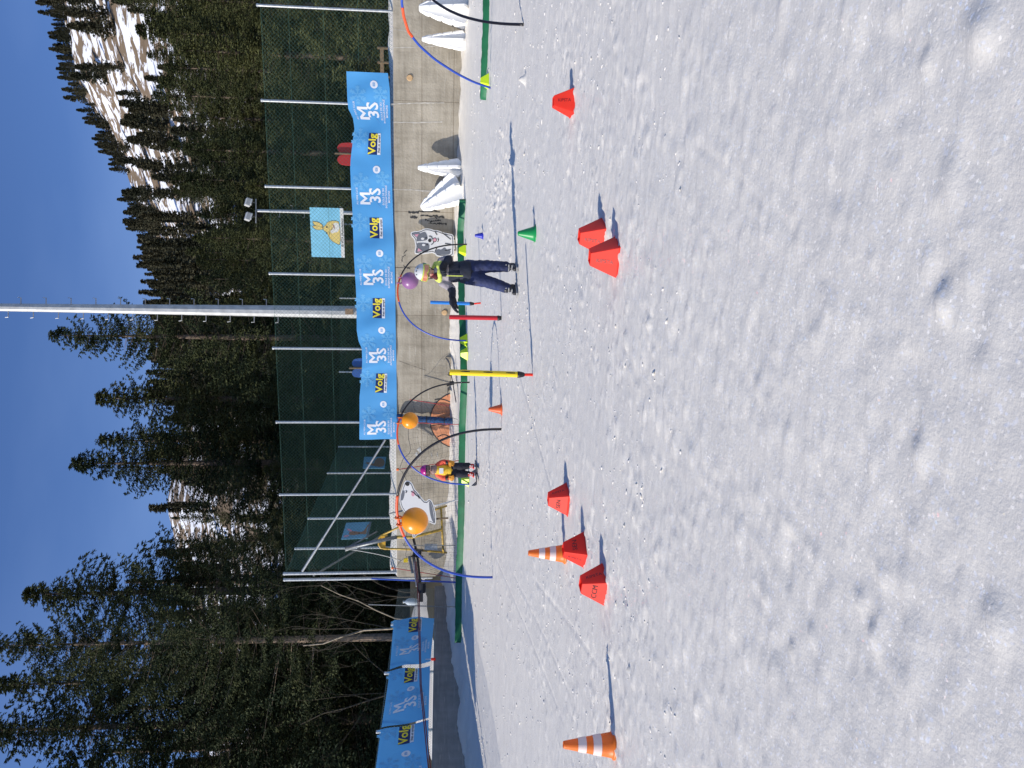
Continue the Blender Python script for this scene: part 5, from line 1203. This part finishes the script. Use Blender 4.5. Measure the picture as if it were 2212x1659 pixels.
prims = [
 # torso: navy below, grey chest
 ((.015,0,.62), .105, (.015,0,.76), .112, 1, (1.15,.85,1)), ((.015,.0,.76), .112, (.012,0,.84), .112, 1, (1.2,.85,1)),
 ((.012,0,.86), .112, (.01,0,.93), .098, 0, (1.15,.82,1)), ((.01,0,.93), .08, (.005,-.01,1.0), .055, 0),
 ((.14,.0,.945), .05, (-.12,0,.93), .05, 0),
 ((.005,-.01,1.0), .045, hp, .045, 4), (hp, .072, (-.004,-.022,1.165), .080, 4), ((-.012,-.045,1.085), .050, (-.006,-.03,1.12), .062, 4),
 ((-.016,-.092,1.112), .012, (-.013,-.088,1.13), .010, 4),
 # legs
 ((.075,0,.60), .094, (.085,-.01,.36), .082, 2), ((.085,-.01,.36), .082, (.088,.0,.13), .068, 2),
 ((-.055,0,.60), .094, (-.105,-.03,.36), .082, 2), ((-.105,-.03,.36), .082, (-.175,-.01,.13), .068, 2), ((-.05,0,.63), .085, (.075,0,.63), .085, 2),
 # outstretched arm (picture left)
 ((-.125,0,.925), .055, (-.185,-.02,.82), .052, 0), ((-.185,-.02,.82), .050, (-.205,-.05,.805), .052, 0), ((-.205,-.05,.805), .052, (-.325,-.12,.80), .043, 1), ((-.325,-.12,.80), .033, (-.345,-.13,.795), .028, 1),
 # bent arm to the chest
 ((.135,0,.935), .056, (.165,-.03,.845), .056, 0), ((.165,-.03,.845), .052, (.155,-.09,.85), .052, 1), ((.155,-.09,.85), .05, (.085,-.15,.90), .038, 1),
]
prims = [tuple([Vector(p[0])+C0, p[1], Vector(p[2])+C0] + list(p[3:])) for p in prims]
b = remeshed('body', prims, [m_grey_j, m_navy_j, m_navy_t, m_glove, m_skin], None, .011, 4, .010)
b.data.transform(Matrix.Translation(-C0)); b.parent = kid
def kidmesh(mb, nm, m, sm=True, root=kid): mb.v = [tuple(Vector(q)+wloc(root)) for q in mb.v]; return mb.build(nm, m, root, smooth=sm)
tl = Matrix.Rotation(R_(6), 3, 'Y') @ Matrix.Rotation(R_(14), 3, 'X') @ Matrix.Rotation(R_(-12), 3, 'Z')
hc = Vector((.0, -.01, 1.155))
def hd(x, y, z): return hc + tl @ Vector((x, y, z))
# helmet: open dome
mb = MB(); vs = []; nr, ncx = 12, 32
for i in range(nr+1):
    for j in range(ncx):
        a = 2*math.pi*j/ncx; front = max(0, -math.sin(a)); tm = 1.95 - .62*front**1.2; t = tm*i/nr
        vs.append(hd(.108*math.sin(t)*math.cos(a), .122*math.sin(t)*math.sin(a)+.004, .112*math.cos(t)+.0))
mb.add(vs, [(i*ncx+j, (i+1)*ncx+j, (i+1)*ncx+(j+1) % ncx, i*ncx+(j+1) % ncx) for i in range(nr) for j in range(ncx)])
hm = kidmesh(mb, 'helmet', m_hel_w); so = hm.modifiers.new('s','SOLIDIFY'); so.thickness = .014
for k in (-1, 0, 1):
    mb = MB()
    for y in (-.03, .03): mb.box(hd(.04*k, y-.02, .108-.012*abs(k)-.004), (.010,.03,.008), tl)
    mb.v = [tuple(Vector(q)+C0) for q in mb.v]; mb.build('helmet_vent', m_pdk, hm)
# goggles: curved band in front
def band(z0, z1, r, a0, a1, n_=18, dz=0, notch=0):
    mb = MB(); vs = []
    for i in range(n_+1):
        a = a0+(a1-a0)*i/n_; nn = notch*math.exp(-((a+math.pi/2)/.18)**2)
        for z in (z0+nn, z1): vs.append(hd(r*math.cos(a)*.93, r*math.sin(a), z+dz))
    mb.add(vs, [(2*i, 2*i+2, 2*i+3, 2*i+1) for i in range(n_)]); return mb
g = thing('goggles', (0,0,0), '', ''); bpy.data.objects.remove(g)
gf = kidmesh(band(-.045, .032, .128, -math.pi*.86, -math.pi*.14, notch=.02), 'goggle_frame', m_gframe); so = gf.modifiers.new('s','SOLIDIFY'); so.thickness = .012
mbl = band(-.033, .021, .131, -math.pi*.81, -math.pi*.19, notch=.02); mbl.v = [tuple(Vector(q)+C0) for q in mbl.v]; mbl.build('lens', m_lens, gf, smooth=True)
kidmesh(band(-.012, .022, .124, -math.pi*.16, math.pi*1.16, 30), 'goggle_strap', m_strap)
for sx in (-1, 1): kidmesh(MB().ball(hd(sx*.028, -.082, -.052), (.010,.007,.006), 10), 'eye', m_eye)
kidmesh(MB().ball(hd(.0, -.086, -.098), (.016,.010,.012), 12), 'mouth', m_lip)
kidmesh(MB().ball(hd(0, -.098, -.072), (.010,.014,.011), 12), 'nose', m_skin)
kidmesh(MB().tube([hd(.075,-.03,-.05), hd(.05,-.06,-.115), hd(0,-.065,-.13), hd(-.05,-.06,-.115), hd(-.075,-.03,-.05)], .006, 8), 'chin_strap', m_black)
kidmesh(MB().ball((-.055,-.055,1.0), (.045,.03,.035), 16).tube([(-.05,-.01,1.06),(-.055,-.05,1.02)], .025, 8), 'hair', m_hair)
# hood and collar
hoodp = [(Vector((.10,.02,1.0))+C0, .045, Vector((.03,.045,1.02))+C0, .05, 0), (Vector((.03,.045,1.02))+C0, .05, Vector((-.06,.03,.985))+C0, .045, 0), (Vector((.10,.02,.985))+C0, .045, Vector((.06,-.055,.955))+C0, .038, 0), (Vector((.06,-.055,.955))+C0, .035, Vector((-.03,-.075,.955))+C0, .03, 0), (Vector((-.03,-.075,.96))+C0, .03, Vector((-.10,-.03,.955))+C0, .035, 0), (Vector((-.10,-.03,.955))+C0, .035, Vector((-.08,.03,.98))+C0, .035, 0), (Vector((.1,.0,.985))+C0, .045, Vector((.125,-.01,.93))+C0, .05, 0)]
o = remeshed('hood', hoodp, [m_yel_j], None, .008, 4, .008); o.data.transform(Matrix.Translation(-C0)); o.parent = kid
hem = MB().lathe([(.140,.575),(.147,.60),(.142,.66),(.128,.71)], 32, (.013,0,0), 0, 1.02, .86); hem.add([], []); kidmesh(hem, 'jacket_hem', m_navy_j)
kidmesh(MB().tube([(-.045,-.098,.60),(-.05,-.105,.72),(-.05,-.108,.84),(-.052,-.10,.93)], .006, 6), 'zip', m_yel_j)
for a_, b_, c_, cl in (((-.335,-.13,.797), (-1,-.25,-.12), (.1,-.3,-1), .5), ((.085,-.155,.90), (-.75,-.25,.30), (-.2,-.2,-1), 1.2)):
    o = glove('glove', Vector(a_)+C0, b_, c_, m_glove, None, 1.62, cl); o.data.transform(Matrix.Translation(-C0)); o.parent = kid
def boot(c, toe, m1, m2, root, s=1.0, nm='ski_boot'):
    c = Vector(c); d = Vector(toe).normalized(); o0 = wloc(root)
    pr = [(c+d*-.04*s+Vector((0,0,.045*s)), .040*s, c+d*.10*s+Vector((0,0,.035*s)), .033*s, 0), (c-d*.03*s+Vector((0,0,.05*s)), .046*s, c+Vector((0,0,.15*s))-d*.0, .050*s, 0), (c+d*.02*s+Vector((0,0,.09*s)), .04*s, c+d*.02*s+Vector((0,0,.14*s)), .045*s, 0)]
    pr = [tuple([Vector(p[0])+o0, p[1], Vector(p[2])+o0]+list(p[3:])) for p in pr]
    o = remeshed(nm, pr, [m1], None, .009*s, 3); o.data.transform(Matrix.Translation(-o0)); o.parent = root
    sd = Vector((-d.y, d.x, 0)); rot = Matrix((sd, d, Vector((0,0,1)))).transposed()
    mb = MB(); mb.box(c+d*.03*s+Vector((0,0,.010*s)), (.07*s,.25*s,.02*s), rot); mb.v = [tuple(Vector(q)+o0) for q in mb.v]; mb.build('sole', m2, o)
    for k, (f_, z_) in enumerate(((.06,.07),(.03,.11),(.02,.145))):
        mb = MB().box(c+d*(f_+.02)*s+Vector((0,0,z_*s)), (.085*s,.02*s,.014*s), rot); mb.v = [tuple(Vector(q)+o0) for q in mb.v]; mb.build('buckle', m2, o)
boot((.088,-.01,.0), (-.45,-1,0), m_boot, m_boot_g, kid, .95); boot((-.185,-.02,.0), (-.85,-1,0), m_boot, m_boot_g, kid, .95)
for c_ in ((.075,-.062,.16), (-.165,-.07,.165)): kidmesh(MB().box(c_, (.022,.004,.03)), 'reflector', m_white, False)
# ---- small child
S0 = G(1031, 1015, .0); m_mag = mat('magenta_helmet', (.42,.015,.20), .25, coat=.5); m_bib = mat('yellow_bib', (.80,.50,.03), .7, var=.1, vscale=9, bump=.5, bscale=18); m_redj = mat('coral_sleeve', (.75,.10,.05), .7, bump=.4, bscale=18); m_must = mat('mustard_glove', (.65,.28,.03), .8)
m_dpant = mat('dark_trousers', (.012,.014,.024), .8, var=.3, vscale=8, bump=.5, bscale=16); m_scarf = mat('taupe_scarf', (.30,.20,.18), .9, bump=.5, bscale=40); m_rboot = mat('red_boot', (.62,.03,.02), .35)
sk = thing('person', S0, 'small child on skis with a magenta helmet and yellow bib beside the nearest hoop', 'person')
q0 = S0
pr = [((0,0,.50), .085, (0,0,.60), .095, 0, (1.2,.9,1)), ((0,0,.60), .095, (0,0,.72), .085, 0, (1.25,.9,1)), ((.0,0,.74), .06, (0,-.01,.80), .05, 4), ((0,-.01,.80), .05, (0,-.01,.88), .075, 4), ((0,-.04,.865), .055, (0,-.035,.90), .06, 4),
 ((.06,0,.46), .078, (.068,-.02,.30), .072, 2), ((.068,-.02,.30), .072, (.075,.0,.16), .062, 2), ((-.06,0,.46), .078, (-.073,-.02,.30), .072, 2), ((-.073,-.02,.30), .072, (-.08,.0,.16), .062, 2), ((-.06,0,.48), .075, (.06,0,.48), .075, 2),
 ((.09,0,.72), .05, (.155,-.02,.63), .045, 1), ((.155,-.02,.63), .045, (.15,-.08,.53), .040, 1), ((-.09,0,.72), .05, (-.15,-.02,.62), .045, 1), ((-.15,-.02,.62), .045, (-.14,-.07,.53), .040, 1)]
pr = [tuple([Vector(p[0])+q0, p[1], Vector(p[2])+q0] + list(p[3:])) for p in pr]
o = remeshed('body', pr, [m_bib, m_redj, m_dpant, m_black, m_skin], None, .011, 4, .008); o.data.transform(Matrix.Translation(-q0)); o.parent = sk
C0k = C0; hc = Vector((0,-.01,.93)); tl = Matrix.Rotation(R_(10), 3, 'X') @ Matrix.Rotation(R_(-8), 3, 'Z'); C0 = S0
mb = MB(); vs = []
for i in range(nr+1):
    for j in range(ncx):
        a = 2*math.pi*j/ncx; front = max(0, -math.sin(a)); tm = 1.95 - .6*front**1.2; t = tm*i/nr
        vs.append(hd(.100*math.sin(t)*math.cos(a), .112*math.sin(t)*math.sin(a)+.004, .110*math.cos(t)))
mb.add(vs, [(i*ncx+j, (i+1)*ncx+j, (i+1)*ncx+(j+1) % ncx, i*ncx+(j+1) % ncx) for i in range(nr) for j in range(ncx)])
hm = kidmesh(mb, 'helmet', m_mag, root=sk); so = hm.modifiers.new('s','SOLIDIFY'); so.thickness = .012
gf = kidmesh(band(-.055, .018, .116, -math.pi*.88, -math.pi*.12, notch=.018), 'goggle_frame', m_black, root=sk); so = gf.modifiers.new('s','SOLIDIFY'); so.thickness = .012
mbl = band(-.045, .008, .119, -math.pi*.8, -math.pi*.2, notch=.018); mbl.v = [tuple(Vector(q)+S0) for q in mbl.v]; mbl.build('lens', mat('brown_lens', (.10,.05,.04), .12, coat=1), gf, smooth=True)
kidmesh(MB().ball((0,-.05,.80), (.075,.06,.05), 18).ball((.02,-.04,.765), (.08,.055,.04), 16), 'neck_warmer', m_scarf, root=sk)
kidmesh(MB().ball((-.06,.0,.80), (.03,.04,.06), 12).ball((.055,.0,.80), (.03,.04,.06), 12), 'hair', mat('brown_hair', (.18,.10,.06), .8), root=sk)
kidmesh(MB().ball(hd(0,-.108,-.068), (.011,.012,.010), 10), 'nose', m_skin, root=sk)
kidmesh(MB().box((-.005,-.098,.655), (.10,.012,.075)), 'bib_label', m_white, False, root=sk)
kidmesh(MB().lathe([(.108,.475),(.112,.49),(.105,.54)], 24, (0,0,0), 0, 1.05, .9), 'bib_hem', m_bib, root=sk)
for a_, b_, c_ in (((.148,-.085,.52), (-.2,-.4,-1), (-.3,1,0)), ((-.138,-.075,.52), (.1,-.4,-1), (.3,1,0))):
    o = glove('glove', Vector(a_)+S0, b_, c_, m_must, None, 1.1, .8); o.data.transform(Matrix.Translation(-S0)); o.parent = sk
    kidmesh(MB().tube([Vector(a_)+Vector((0,.015,.05)), Vector(a_)], [.043,.038], 12), 'cuff', m_black, root=sk)
boot((.07,.0,.035), (-.25,-1,0), m_rboot, m_white, sk, .85); boot((-.078,-.01,.035), (-.35,-1,0), m_rboot, m_white, sk, .85)
for bx2, dx in ((.07, -.12), (-.078, -.35)):
    dv = Vector((dx, -1, 0)).normalized(); c = S0 + Vector((bx2, 0, .012)); o, d_, s_, up = ski(c-dv*.38, c+dv*.47, .066, sk, 'ski', m_ski, .09)
    cc = c+Vector((0,0,.022)); MB().bar(cc-dv*.13, cc+dv*.13, .05, .02).build('binding', m_black, o)
# ski-school patch of small snow clods near the children
print('objects', len(bpy.data.objects))
for nm, p in (('kid', C0k), ('small', S0), ('cone', gp(1334,556)), ('wall', W(975,500))): print(nm, [round(c, 2) for c in p])
